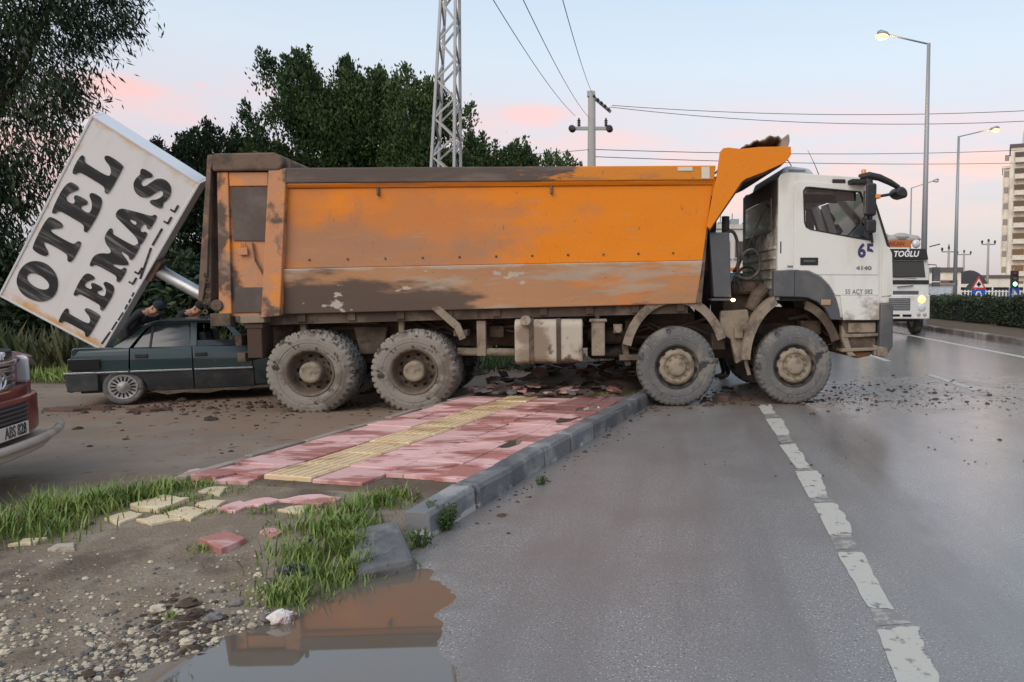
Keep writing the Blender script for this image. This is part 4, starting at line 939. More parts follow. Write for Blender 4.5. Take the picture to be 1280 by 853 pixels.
for k in range(9):
    x = rg.uniform(-4.4, -2.2); z = rg.uniform(1.0, 1.24); hz.tube([(x, -.62, z), (x + .3, -.75 - .1 * rg.random(), z - .05), (x + .7, -.70, z - .1 * rg.random()), (x + 1.0, -.6, z)], .012, 6)
P('hoses', hz, 'dusty_black', 0)
P('pipes', (lambda m, r: [m.tube([(x, -.66, r.uniform(.86, 1.22)), (x + .25, -.70, r.uniform(.86, 1.22)), (x + .6, -.64, r.uniform(.9, 1.2))], r.uniform(.012, .03), 6) for x in [r.uniform(-7.0, .1) for _ in range(26)]] and m)(MB(), random.Random(3)), 'chassis', 0)
for x, z, w, hh_ in ((-4.1, 1.02, .2, .16), (-2.25, 1.08, .16, .2), (-1.0, .86, .2, .24), (-.72, 1.12, .14, .18), (-3.0, 1.2, .3, .07), (.35, 1.05, .3, .2), (-5.9, 1.18, .5, .1)): P('valve_block', MB().bx(x - w / 2, x + w / 2, -.84, -.62, z - hh_ / 2, z + hh_ / 2), 'chassis', .015)
# fenders
def fender(cx, cz, r, a0, a1, y0, y1, mt, name='fender', th=.03, ry=None, lipw=.11):
    o = arc(cx, cz, r, a0, a1, 16, ry); i = arc(cx, cz, r - th, a0, a1, 16, (ry - th) if ry else None)[::-1]
    mb = MB().prism(o + i, y0, y1); lip = arc(cx, cz, r + .012, a0, a1, 16, ry + .012 if ry else None) + arc(cx, cz, r - lipw, a0, a1, 16, (ry - lipw) if ry else None)[::-1]
    mb.prism(lip, y0 - .012, y0 + .02); return P(name, mb, mt, .004)
for s in (-1, 1):
    y0, y1 = (-1.24, -.90) if s < 0 else (.90, 1.24)
    fender(-1.655, .62, .74, 165, 20, y0 + .13 * (s < 0), y1, 'mud_tan', ry=.90, th=.05)
    fender(-.02, .60, .72, 178, 112, y0, y1, 'mud_tan', ry=.96)
P('fender_stay', MB().beam((-2.35, -1.0, .85), (-2.30, -1.0, .55), .05, .08).bx(-2.42, -2.1, -1.1, -.55, .63, .70), 'chassis')
P('fender_stay', MB().beam((-.66, -1.05, .62), (-.60, -1.05, .40), .04, .05), 'mud_tan')
P('step_bracket', MB().prism([(-1.0, 1.30), (-.62, 1.32), (-.56, 1.0), (-.66, .62), (-.78, .55), (-.86, .90), (-1.02, 1.0)], -1.02, -.90), 'mud_tan', .02)
P('engine_block', MB().bx(-.9, -.3, -.62, .5, .95, 1.55).tube([(-.8, -.7, 1.62), (-.5, -.72, 1.62), (-.32, -.66, 1.50), (-.28, -.6, 1.3)], .10, 12).tube([(-.55, -.86, 1.30), (-.45, -.86, 1.52), (-.33, -.86, 1.64)], [.09, .10, .09], 12), 'chassis', .02)
P('small_box', MB().bx(-.82, -.70, -1.10, -.96, .92, 1.06).bx(-1.02, -.9, -1.0, -.9, 1.0, 1.1), 'mud_tan', .01)
# column behind the cab with a lit side marker, hydraulic ram, hoses
ic = P('intake_column', MB().prism([(-1.19, 2.38), (-.91, 2.38), (-.875, 1.49), (-1.12, 1.49)], -1.14, -.82).bx(-1.16, -.84, -1.16, -.78, 1.44, 1.475), 'grey_plastic', .02)
P('side_marker', MB().ell((-.86, -1.17, 1.455), (.03, .02, .022), 12, 8), 'amber_lit', 0, ic, True)
P('hydraulic_ram', MB().tube([(-1.12, 0, 1.1), (-1.0, 0, 2.75)], .12, 16).tube([(-1.02, 0, 2.7), (-.97, 0, 3.0)], .09, 16), 'dusty_black', 0, smooth=True)
P('intake_pipe', MB().tube([(-.92, -.9, 2.36), (-.92, -.9, 2.62)], .055, 12), 'dusty_black', 0, smooth=True)
hz = MB()
def hose(pts, r=.02):
    q = [Vector(p) for p in pts]
    for _ in range(3):
        n = [q[0]]
        for a, b in zip(q, q[1:]): n += [a.lerp(b, .25), a.lerp(b, .75)]
        q = n + [q[-1]]
    hz.tube(q, r, 7)
hose([(-.98, -1.0, 2.36), (-.82, -1.0, 2.44), (-.74, -1.0, 2.15), (-.76, -1.0, 1.92), (-.80, -.9, 1.85)], .024)
hose([(-.80, -.95, 1.80), (-.58, -1.0, 1.72), (-.42, -1.0, 1.90), (-.50, -1.0, 2.18), (-.70, -1.0, 2.12), (-.78, -.95, 1.8), (-.7, -.9, 1.6)], .022)
hose([(-.80, -.8, 1.7), (-.66, -.8, 2.05), (-.45, -.7, 2.45), (-.25, -.6, 2.85)], .012)
hose([(-.75, -.6, 1.6), (-.62, -.5, 1.95), (-.35, -.4, 1.9), (-.26, -.4, 1.7)], .018)
P('hoses', hz, 'dusty_black', 0, smooth=True)

# tipper bed: the whole body rises slightly to the front -----------
BK = .024
def shear(mb): return mb
def xf_(z): return -1.39 + (z - 1.27) * .158
bed = part_empty('tipper_bed', TR, rot=(0, -BK, 0)); bed.location = Vector((-7.4, 0, 2.2)) - Matrix.Rotation(-BK, 3, 'Y') @ Vector((-7.4, 0, 2.2))
def B(name, mb, mt, bevel=.008, smooth=False): return shear(mb).build(name, M[mt], bed, smooth, bevel)
xr = -6.72
for s in (-1, 1):
    mb = MB()
    def wallpanel(zt, zb, yt, yb, th=.04, dents=1.0):
        f = lambda x, z: Vector((x, s * yt if z == zt else s * yb, z))
        a = [Vector((xr, s * yt, zt)), Vector((xf_(zt), s * yt, zt)), Vector((xf_(zb), s * yb, zb)), Vector((xr - .12, s * yb, zb))]
        nx, nz = 70, 12; m_ = MB(); vs = []
        for k in range(2):
            for j in range(nz + 1):
                for i in range(nx + 1):
                    p = a[0].lerp(a[1], i / nx).lerp(a[3].lerp(a[2], i / nx), j / nz)
                    edge = min(1, 4 * j / nz, 4 * (nz - j) / nz)
                    dnt = (.012 * mnoise.noise(Vector((p.x * 1.1, p.z * 1.6, 2 + s))) + .005 * mnoise.noise(Vector((p.x * 3.2, p.z * 3.0, 5 + s)))) * edge * dents
                    vs.append(p + Vector((0, -s * th * k + s * dnt, 0)))
        W_ = nx + 1; N_ = W_ * (nz + 1); fs = []
        for k in range(2):
            for j in range(nz):
                for i in range(nx): q = k * N_ + j * W_ + i; f = (q, q + 1, q + W_ + 1, q + W_); fs.append(f if k == 0 else f[::-1])
        rim = [i for i in range(nx)] + [nx + j * W_ for j in range(nz)] + [nz * W_ + nx - i for i in range(nx)] + [(nz - j) * W_ for j in range(nz)]
        for i in range(len(rim)): p, q = rim[i], rim[(i + 1) % len(rim)]; fs.append((p, q, q + N_, p + N_))
        return m_.add(vs, fs)
    B('upper_side', wallpanel(2.86, 1.85, 1.205, 1.195), 'orange', .006)
    B('side_lip', wallpanel(2.915, 2.862, 1.262, 1.225, .05), 'orange', .004)
    B('side_rail', wallpanel(3.11, 2.918, 1.275, 1.275, .13, .7), 'rail_steel', .018)
    B('lower_side', wallpanel(1.845, 1.265, 1.238, 1.155, .05), 'orange_low', .012)
    if s < 0:
        for x in (-5.5, -3.3): B('side_hook', MB().bx(x - .015, x + .015, -1.245, -1.2, 2.76, 2.87).bx(x - .012, x + .012, -1.265, -1.235, 2.76, 2.79), 'brown_steel', .004)
        rv_ = MB()
        for i in range(11): x = -6.4 + i * .47; rv_.lathe([(0, -1.212), (.012, -1.21), (.016, -1.2)], 8, 'Y', (x, 0, 1.955))
        B('rivet_row', rv_, 'brown_steel', 0)
        B('white_reflector', MB().bx(-1.30, -1.19, -1.282, -1.276, 2.935, 3.09), 'plate_white', 0); B('white_reflector', MB().bx(-1.62, -1.42, -1.282, -1.276, 3.04, 3.09), 'plate_white', 0)
    # rear corner: pillar, framed locker panel, heavy top beam
    def quadp(pts, y0, y1): return MB().prism(pts, s * y0, s * y1)
    B('corner_post', quadp([(-6.80, 3.08), (-6.585, 3.10), (-6.77, 1.25), (-7.0, 1.23)], 1.285, 1.10), 'orange_dirty', .012)
    B('rear_panel', quadp([(-7.42, 3.06), (-6.81, 3.06), (-6.98, 1.24), (-7.51, 1.26)], 1.215, 1.12), 'orange_dirty', .008)
    B('panel_edge', quadp([(-7.42, 3.06), (-7.29, 3.06), (-7.36, 1.26), (-7.51, 1.26)], 1.262, 1.217), 'orange_dirty', .008)
    B('panel_top', quadp([(-7.285, 3.06), (-6.82, 3.06), (-6.83, 2.89), (-7.287, 2.89)], 1.25, 1.217), 'orange_dirty', .008)
    if s < 0:
        B('locker_door', quadp([(-7.28, 2.87), (-6.83, 2.875), (-6.88, 2.20), (-7.29, 2.21)], 1.236, 1.217), 'dark_plate', .006)
        B('padlock', MB().bx(-7.23, -7.12, -1.265, -1.235, 2.03, 2.12).tube([(-7.20, -1.25, 2.12), (-7.20, -1.25, 2.17), (-7.175, -1.25, 2.19), (-7.15, -1.25, 2.17), (-7.15, -1.25, 2.12)], .009, 6), 'orange_dirty', .006)
        B('lever', MB().tube([(-7.06, -1.24, 2.18), (-7.03, -1.25, 1.95), (-6.95, -1.25, 1.78)], .013, 6), 'brown_steel', 0)
        B('lower_patch', quadp([(-7.31, 1.62), (-6.95, 1.62), (-6.985, 1.30), (-7.34, 1.30)], 1.236, 1.217), 'dark_plate', .006)
        B('bed_hinge', MB().bx(-7.26, -6.97, -1.26, -.9, 1.165, 1.262), 'mud_tan', .012)
top = [(-7.46, 3.07), (-7.46, 3.22), (-7.42, 3.29), (-6.72, 3.30), (-6.64, 3.25), (-6.62, 3.16), (-6.66, 3.075)]
B('top_beam', MB().prism(top, -1.30, 1.30), 'brown_steel', .025)
tg = B('tailgate', MB().prism([(-7.53, 3.24), (-7.475, 3.24), (-7.60, 1.40), (-7.70, 1.42)], -1.26, 1.26), 'brown_steel', .012)
B('tailgate_edge', MB().prism([(-7.50, 3.27), (-7.40, 3.27), (-7.47, 3.10), (-7.60, 1.8), (-7.68, 1.45), (-7.73, 1.47), (-7.64, 2.2)], -1.30, -1.262), 'brown_steel', .008)
mb = MB()
for k in range(9):
    a = k * .7; c = Vector((-7.62 + .03 * math.sin(a), -1.30, 1.78 - .065 * k)); mb.lathe([(.022, -.006), (.034, 0), (.022, .006), (.012, 0), (.022, -.006)], 10, 'Y' if k % 2 else 'X', c)
B('chain', mb, 'chassis', 0)
B('tailgate_lock', MB().lathe([(0, -1.29), (.06, -1.29), (.075, -1.28), (.075, -1.22)], 18, 'Y', (-7.52, 0, 1.40)).bx(-7.60, -7.36, -1.30, -1.15, 1.14, 1.30), 'chassis', .008)
B('bed_floor', MB().prism([(-7.5, 1.27), (-1.42, 1.27), (-1.40, 1.35), (-7.5, 1.35)], -1.15, 1.15), 'bed_inside', 0)
for s in (-1, 1): B('gap_fill_beam', MB().bx(-7.3, -1.5, s * 1.02 - .05, s * 1.02 + .05, 1.13, 1.268), 'chassis', 0)  # added beams, blocking the daylight that showed between bed floor and frame
B('floor_beams', (lambda m: [m.bx(x - .05, x + .05, -1.1, 1.1, 1.16, 1.265) for x in frange(-7.2, -1.6, .62)] and m)(MB()), 'chassis', 0)
B('front_wall', MB().prism([(xf_(1.27) + .0, 1.27), (xf_(1.27) + .07, 1.27), (-1.12, 3.12), (-1.19, 3.12)], -1.19, 1.19), 'brown_steel', .006)
can = [(-1.24, 2.30), (-1.145, 2.76), (-1.10, 2.93), (-1.04, 3.29), (-1.00, 3.335), (-.93, 3.345), (-.75, 3.325), (-.50, 3.35), (-.07, 3.355), (-.065, 3.25), (-.12, 3.17), (-.20, 3.12), (-.46, 3.01), (-.70, 2.925), (-.76, 2.88), (-1.20, 2.26)]
for s in (-1, 1): B('canopy_side', MB().prism(can, s * 1.285, s * 1.235), 'orange', .006)
rf = [(-1.06, 3.10), (-1.0, 3.27), (-.9, 3.30), (-.09, 3.31), (-.11, 3.18), (-.21, 3.09), (-.47, 2.98), (-.71, 2.895), (-1.19, 2.28), (-1.22, 2.36)]
rf2 = [(x, z) for x, z in rf]
B('canopy_roof', MB().prism(rf[3:8] + [(-.76, 2.93), (-.5, 3.03), (-.25, 3.14), (-.14, 3.26)], -1.234, 1.234).prism([(-.72, 2.885), (-1.195, 2.24), (-1.23, 2.28), (-.76, 2.92)], -1.234, 1.234), 'brown_steel', .004)
# rolled tarpaulin heaped on the canopy
rg = random.Random(14)
g_n, g_m = 26, 44; tv, tf = [], []
for i in range(g_n + 1):
    for j in range(g_m + 1):
        x = -.72 + .60 * i / g_n; y = -1.24 + 2.48 * j / g_m; e = max(0, math.sin(PI * i / g_n)) ** .6
        z = 3.36 + e * (.05 + .10 * (i / g_n) ** 1.5) * (1.0 + .9 * mnoise.noise(Vector((x * 9, y * 2.2, 1)))) + .03 * abs(mnoise.noise(Vector((x * 22, y * 6, 3))))
        if j < 5: z += .10 * (i / g_n) ** 2 * e * (1 - j / 5)
        tv.append((x + .02 * mnoise.noise(Vector((x * 12, y * 3, 7))), y, z))
for i in range(g_n):
    for j in range(g_m): a = i * (g_m + 1) + j; tf.append((a, a + 1, a + g_m + 2, a + g_m + 1))
o = B('tarpaulin', MB().add(tv, tf), 'tarp', 0, True); o.modifiers.new('thick', 'SOLIDIFY').thickness = .02
B('tarpaulin_fold', MB().prism(chaikin([(-.22, 3.33), (-.10, 3.34), (-.075, 3.44), (-.085, 3.54), (-.13, 3.50), (-.20, 3.42)], 2), -1.26, -.9), 'tarp', .02)
B('safety_wire', MB().tube([(-7.0, -1.2, 3.33), (-6.62, -1.22, 3.20)], .01, 6).bx(-6.58, -6.54, -1.24, -1.20, 3.1, 3.22), 'brown_steel', 0)
P('mud_flap', MB().bx(-7.18, -7.0, -1.22, -.86, .72, 1.165).bx(-7.2, -6.98, -1.23, -.85, 1.10, 1.165), mat('flap', (.07, .042, .032), .85, bump=.3), .012)
for s in (-1, 1): P('tail_lamp', MB().bx(-7.42, -7.34, s * .8 - .2, s * .8 + .2, .86, 1.0), M['chassis'], .01)
P('underrun_bar', MB().bx(-7.36, -7.26, -1.1, 1.1, .66, .78), 'chassis', .01)

# cab -------------------------------------------------------------
CY0 = -1.17
cabp = part_empty('cab', TR)
def K(name, mb, mt, bevel=.008, parent=None, smooth=False): return mb.build(name, M[mt] if isinstance(mt, str) else mt, parent or cabp, smooth, bevel)
win = [(.105, 2.95), (.14, 3.005), (.20, 3.01), (.93, 2.955), (1.02, 2.72), (1.10, 2.46), (1.10, 2.275), (.92, 2.30), (.22, 2.42), (.15, 2.455), (.125, 2.52)]
archu = [(.66, 1.20), (.64, 1.32), (.59, 1.48), (.50, 1.64), (.37, 1.765), (.20, 1.845), (.03, 1.868)]
body = [(-.235, 1.50), (-.235, 3.12), (-.20, 3.18), (-.10, 3.20), (.92, 3.155), (1.03, 3.09), (1.08, 2.98), (1.345, 2.22), (1.365, 2.1), (1.375, 1.52), (1.375, 1.19)] + archu[:-1] + [(.03, 1.86), (-.10, 1.865), (-.10, 1.50)]
gl_hole = [(p[0], p[1]) for p in win]
for s in (-1, 1): plate('cab_side', body, [gl_hole], s * 1.17, s * 1.12, M['white_paint'], cabp, .012)
M['cab_rear'] = mat('cab_rear', (.50, .49, .45), .6, layers=[dict(c=(.26, .22, .17), s=2, r=(.4, .62), st=(1, 1, 2.5)), dict(c=(.07, .06, .052), s=1.5, r=(.44, .58), ax=((2, 1.7, 2.9),), axr=(-.25, .15))], bump=.1)
rw = K('rear_wall', MB().bx(-.245, -.20, -1.14, 1.14, 1.45, 3.13), M['cab_rear'], .01)
for z in (1.62, 1.76, 1.90, 2.04, 2.18): K('rear_rib', MB().bx(-.262, -.243, -1.08, 1.08, z - .018, z + .018), M['cab_rear'], .006, rw)
K('rear_window', MB().bx(-.262, -.243, -.85, .85, 2.42, 2.90), 'glass_dark', .01, rw)
K('roof', MB().prism([(-.21, 3.10), (-.19, 3.165), (-.10, 3.185), (.91, 3.14), (1.02, 3.08), (1.05, 3.0), (1.0, 3.0), (.9, 3.08), (-.15, 3.12)], -1.115, 1.115), 'white_paint', .012)
K('floor', MB().bx(-.2, 1.33, -1.11, 1.11, 1.44, 1.5), 'interior', 0)
K('front_panel', MB().prism([(1.36, 2.15), (1.41, 2.08), (1.43, 1.50), (1.36, 1.48), (1.32, 2.15)], -1.13, 1.13), 'white_paint', .015)
K('front_corner', MB().prism([(1.345, 2.20), (1.40, 2.10), (1.425, 1.52), (1.26, 1.50), (1.26, 2.17)], -1.185, -1.173), 'white_paint', .004)
ws = K('windscreen', MB().add([(1.075, -1.09, 3.0), (1.075, 1.09, 3.0), (1.355, 1.09, 2.2), (1.355, -1.09, 2.2)], [(0, 1, 2, 3)]), 'glass', 0)
for s in (-1, 1): K('a_pillar', MB().prism([(1.075, 2.97), (1.115, 2.93), (1.375, 2.19), (1.325, 2.21)], s * 1.182, s * 1.10), 'black_plastic', .006)
# door with frame, handle, seams
dl = [(-.02, 1.86), (-.02, 3.02), (.0, 3.065), (.05, 3.085), (.90, 3.04), (.975, 2.98), (1.18, 2.40), (1.205, 2.2), (1.215, 1.52), (.585, 1.52), (.50, 1.66), (.37, 1.785), (.20, 1.86)]
for s in (-1, 1):
    dr = plate('door', dl, [[(x, z) for x, z in win]], s * 1.188, s * 1.172, M['white_paint'], cabp, .005)
    K('window_seal', MB(), 'rubber_seal', 0, dr) if False else None
    ins = [((x - .6) * .965 + .6, (z - 2.65) * .95 + 2.65) for x, z in win]
    plate('window_seal', win, [ins], s * 1.196, s * 1.150, M['rubber_seal'], dr)
    o = K('window_pane', MB().add([(x, s * 1.166, z) for x, z in ins], [tuple(range(len(ins)))]), 'glass', 0, dr)
    if s < 0:
        K('door_handle', MB().bx(.075, .33, -1.200, -1.186, 1.935, 2.04), 'black_plastic', .012, dr)
        K('handle_grip', MB().bx(.12, .29, -1.215, -1.195, 1.97, 2.005), 'grey_plastic', .008, dr)
        K('door_seam', MB().bx(-.02, .03, -1.1905, -1.187, 1.835, 1.85).bx(.20, 1.2, -1.1905, -1.1885, 1.80, 1.806), 'grey_print', 0, dr)
        K('lower_door_panel', MB().prism([(.655, 1.515), (1.225, 1.515), (1.23, 1.17), (.70, 1.17)], -1.20, -1.175), 'white_paint', .01, dr)
K('sill_vent', MB().bx(-.10, -.02, -1.178, -1.171, 1.905, 1.93), 'grey_print', 0)
K('pillar_slot', MB().bx(-.205, -.19, -1.176, -1.171, 2.1, 2.26), 'black_plastic', 0)
# grey wheel arch
lowa = [(-.235, 1.50), (.02, 1.495), (.18, 1.485), (.32, 1.43), (.44, 1.33), (.52, 1.18)]
for s in (-1, 1): K('wheel_arch', MB().prism([(-.30, 1.86), (.03, 1.872)] + archu[::-1][1:] + [(.70, 1.17)] + lowa[::-1] + [(-.30, 1.50)], s * 1.215, s * 1.08), 'grey_plastic', .015)
K('arch_seam', MB().bx(-.012, -.004, -1.2175, -1.214, 1.51, 1.862), 'rubber_seal', 0)
K('side_repeater', MB().bx(.37, .51, -1.235, -1.212, 1.38, 1.46), mat('repeater', (.35, .24, .15), .35), .012)
fender(.0, .60, .70, 75, 20, -1.14, -.85, 'chassis', 'inner_arch', ry=.86)
# steps and bumper
K('step_box', MB().bx(.72, 1.22, -1.10, -.7, .70, 1.165), 'chassis', .01)
for z in (.92, .72): K('step', MB().prism([(.70, z), (1.23, z + .02), (1.23, z + .06), (.72, z + .05)], -1.17, -.9), 'mud_tan', .01)
K('step_plate', MB().bx(.80, 1.2, -1.14, -1.11, .99, 1.13), 'rim_tan', .01)
K('tow_bracket', MB().prism([(.70, 1.1), (.78, .95), (.86, .72), (.92, .66), (.80, .66), (.70, .9)], -1.16, -1.04), 'mud_tan', .01)
K('tow_bracket', MB().prism([(1.16, .82), (1.24, .80), (1.26, .66), (1.18, .66)], -1.16, -1.04), 'mud_tan', .01)
K('sump_guard', MB().prism([(.80, .74), (1.2, .76), (1.15, .66), (.95, .62)], -1.1, .9), mat('rusty', (.16, .08, .04), .9, bump=.3, layers=[dict(c=MUD, s=5, r=(.45, .6))]), .02)
K('bumper', MB().prism([(1.235, 1.41), (1.40, 1.42), (1.43, 1.36), (1.435, .80), (1.36, .67), (1.22, .67), (1.235, .9)], -1.21, 1.21), 'grey_plastic', .025)
K('bumper_skirt', MB().prism([(1.22, .80), (1.34, .78), (1.37, .70), (1.30, .64), (1.2, .66)], -1.222, -1.0), 'mud_tan', .015)
K('bumper_gap', MB().bx(1.22, 1.33, -1.165, 1.165, 1.40, 1.50), 'black_plastic', .01)
# interior
K('seat', MB().bx(.05, .50, -.95, -.45, 1.75, 1.95).prism([(.0, 1.9), (.16, 1.9), (.08, 2.36), (-.06, 2.36)], -.92, -.48), 'seat_cloth', .04)
K('seat', MB().bx(.05, .50, .45, .95, 1.75, 1.95).prism([(.0, 1.9), (.16, 1.9), (.08, 2.45), (-.06, 2.45)], .48, .92).bx(-.04, .08, .58, .82, 2.44, 2.6), 'seat_cloth', .04)
K('dashboard', MB().prism([(.86, 1.6), (1.32, 1.6), (1.32, 2.18), (1.05, 2.26), (.88, 2.2)], -1.1, 1.1), 'interior', .03)
sw_ = MB(); sw_.tube([(.72 + .09 * math.cos(t) * .35, .7 + .21 * math.sin(t), 2.24 + .19 * math.cos(t)) for t in [2 * PI * i / 24 for i in range(25)]], .014, 6); K('steering_wheel', sw_.tube([(.74, .7, 2.24), (1.0, .7, 2.1)], .025, 6), 'interior', 0)
K('curtain', MB().bx(.1, 1.0, -.0, .02, 2.93, 3.06).bx(.60, .9, -1.09, -1.05, 2.84, 2.98).bx(.2, .95, -1.1, -1.07, 2.955, 3.05), 'interior', .01)
# mirrors
def mirror_set(s):
    m = K('side_mirror', MB().bx(.905, 1.065, s * 1.44, s * 1.34, 2.60, 3.04), 'black_plastic', .03)
    K('mirror_glass', MB().bx(.902, .9045, s * 1.43, s * 1.35, 2.63, 3.01), 'chrome', 0, m)
    K('lower_mirror', MB().bx(.915, 1.07, s * 1.44, s * 1.34, 2.37, 2.55), 'black_plastic', .03, m)
    K('mirror_arm', MB().tube([(1.0, s * 1.15, 3.06), (.95, s * 1.38, 3.08), (.98, s * 1.40, 3.0)], .028, 8).tube([(1.06, s * 1.15, 2.42), (1.0, s * 1.38, 2.5), (1.0, s * 1.4, 2.6)], .022, 8).bx(.74, .98, s * 1.36, s * 1.18, 3.05, 3.10).tube([(1.02, s * 1.36, 2.36), (1.1, s * 1.2, 2.26)], .02, 6), 'black_plastic', 0, m)
    if s < 0: K('mirror_repeater', MB().bx(1.04, 1.11, -1.46, -1.36, 2.83, 2.89), 'amber', .012, m)
mirror_set(-1); mirror_set(1)
fm_ = K('front_mirror', MB().prism(chaikin([(1.40, 2.98), (1.47, 3.03), (1.55, 2.99), (1.575, 2.90), (1.53, 2.855), (1.44, 2.875), (1.385, 2.93)], 2), -1.30, -1.02), 'black_plastic', .03)
K('front_mirror_arm', MB().tube([(.92, -1.14, 3.15), (1.06, -1.15, 3.18), (1.20, -1.16, 3.155), (1.36, -1.16, 3.09), (1.49, -1.16, 3.02)], [.05, .055, .05, .045, .035], 10).tube([(1.07, -1.14, 2.86), (1.22, -1.15, 2.90), (1.42, -1.16, 2.935)], .022, 8).prism([(.95, 3.2), (1.10, 3.18), (1.12, 2.92), (1.05, 2.92)], -1.18, -1.08), 'black_plastic', .01, fm_)
K('beacon', MB().lathe([(.045, 3.155), (.045, 3.19), (.036, 3.192), (.036, 3.26), (.028, 3.28), (0, 3.285)], 16, 'Z', (1.02, -1.04, 0)), 'amber', 0, smooth=True)
K('roof_marker', MB().bx(.52, .71, -1.19, -1.165, 3.07, 3.12), 'black_plastic', .012)
K('roof_hatch', MB().prism([(-.15, 3.18), (-.10, 3.30), (-.04, 3.34), (.28, 3.31), (.40, 3.18)], -.9, .9), mat('hatch', (.42, .45, .50), .45), .04)
K('roof_hatch_print', MB().bx(-.02, .22, -.905, -.901, 3.255, 3.285), 'grey_print', 0)
K('antenna', MB().tube([(.44, -.9, 3.16), (.36, -.9, 3.35), (.25, -.9, 3.56)], [.008, .005, .003], 5), 'black_plastic', 0)
K('tarp_rod', MB().tube([(-.2, -.6, 3.5), (.05, -.6, 3.46), (.1, -.6, 3.38)], .008, 5), 'dusty_black', 0)
# lettering
tm = text_mesh('door_number', '6', .26, M['navy_print'], cabp, face_front(.955, -1.1905, 2.13), .001, .010, xscale=.9)
t5 = text_mesh('door_number', '5', .26, M['navy_print'], cabp, face_front(1.075, -1.1905, 2.13), .001, .010, xscale=.9)
# the 5 has lost its lower part
bm = bmesh.new(); bm.from_mesh(t5.data); bmesh.ops.bisect_plane(bm, geom=list(bm.verts) + list(bm.edges) + list(bm.faces), plane_co=(1.075, 0, 2.125), plane_no=(-.18, 0, -1), clear_outer=True); bm.to_mesh(t5.data); bm.free()
text_mesh('model_badge', '4140', .075, M['grey_print'], cabp, face_front(.99, -1.1905, 1.895), .001, .003, xscale=1.5)
text_mesh('door_plate', '55 ACY 082', .093, M['grey_print'], cabp, face_front(.925, -1.1905, 1.565), .001, .0015, 1.1, xscale=.78)
# ------------------------------------------------------------------ toppled hotel sign
SL, SH_, ST = 2.97, 1.36, .24
sg = thing('hotel_sign', 'toppled white box sign reading OTEL LEMAS leaning over the green car', 'sign')
t_, n_ = Vector((.631, -.225, .742)).normalized(), Vector((.084, -.931, -.354)); n_ = (n_ - t_ * n_.dot(t_)).normalized(); u_ = n_.cross(t_)
ms = Matrix((t_, u_, n_)).transposed().to_4x4(); ms.translation = Vector((-7.471, 9.736, 2.231)); sg.matrix_world = ms
# local: x along the text, y up the text, z out of the face
face = MB().bx(-SL / 2 + .03, SL / 2 - .03, -SH_ / 2 + .03, SH_ / 2 - .03, -.02, -.008).build('sign_face', M['sign_white'], sg)
MB().bx(-SL / 2 + .01, SL / 2 - .01, -SH_ / 2 + .01, SH_ / 2 - .01, -ST + .01, -.03).build('box', M['sign_side'], sg, bevel=.01)
fr = MB()
for a in ((-SL / 2, SL / 2, -SH_ / 2, -SH_ / 2 + .03), (-SL / 2, SL / 2, SH_ / 2 - .03, SH_ / 2), (-SL / 2, -SL / 2 + .03, -SH_ / 2 + .03, SH_ / 2 - .03), (SL / 2 - .03, SL / 2, -SH_ / 2 + .03, SH_ / 2 - .03)): fr.bx(*a, -ST, 0)
fr.build('frame', M['sign_frame'], sg, bevel=.006)
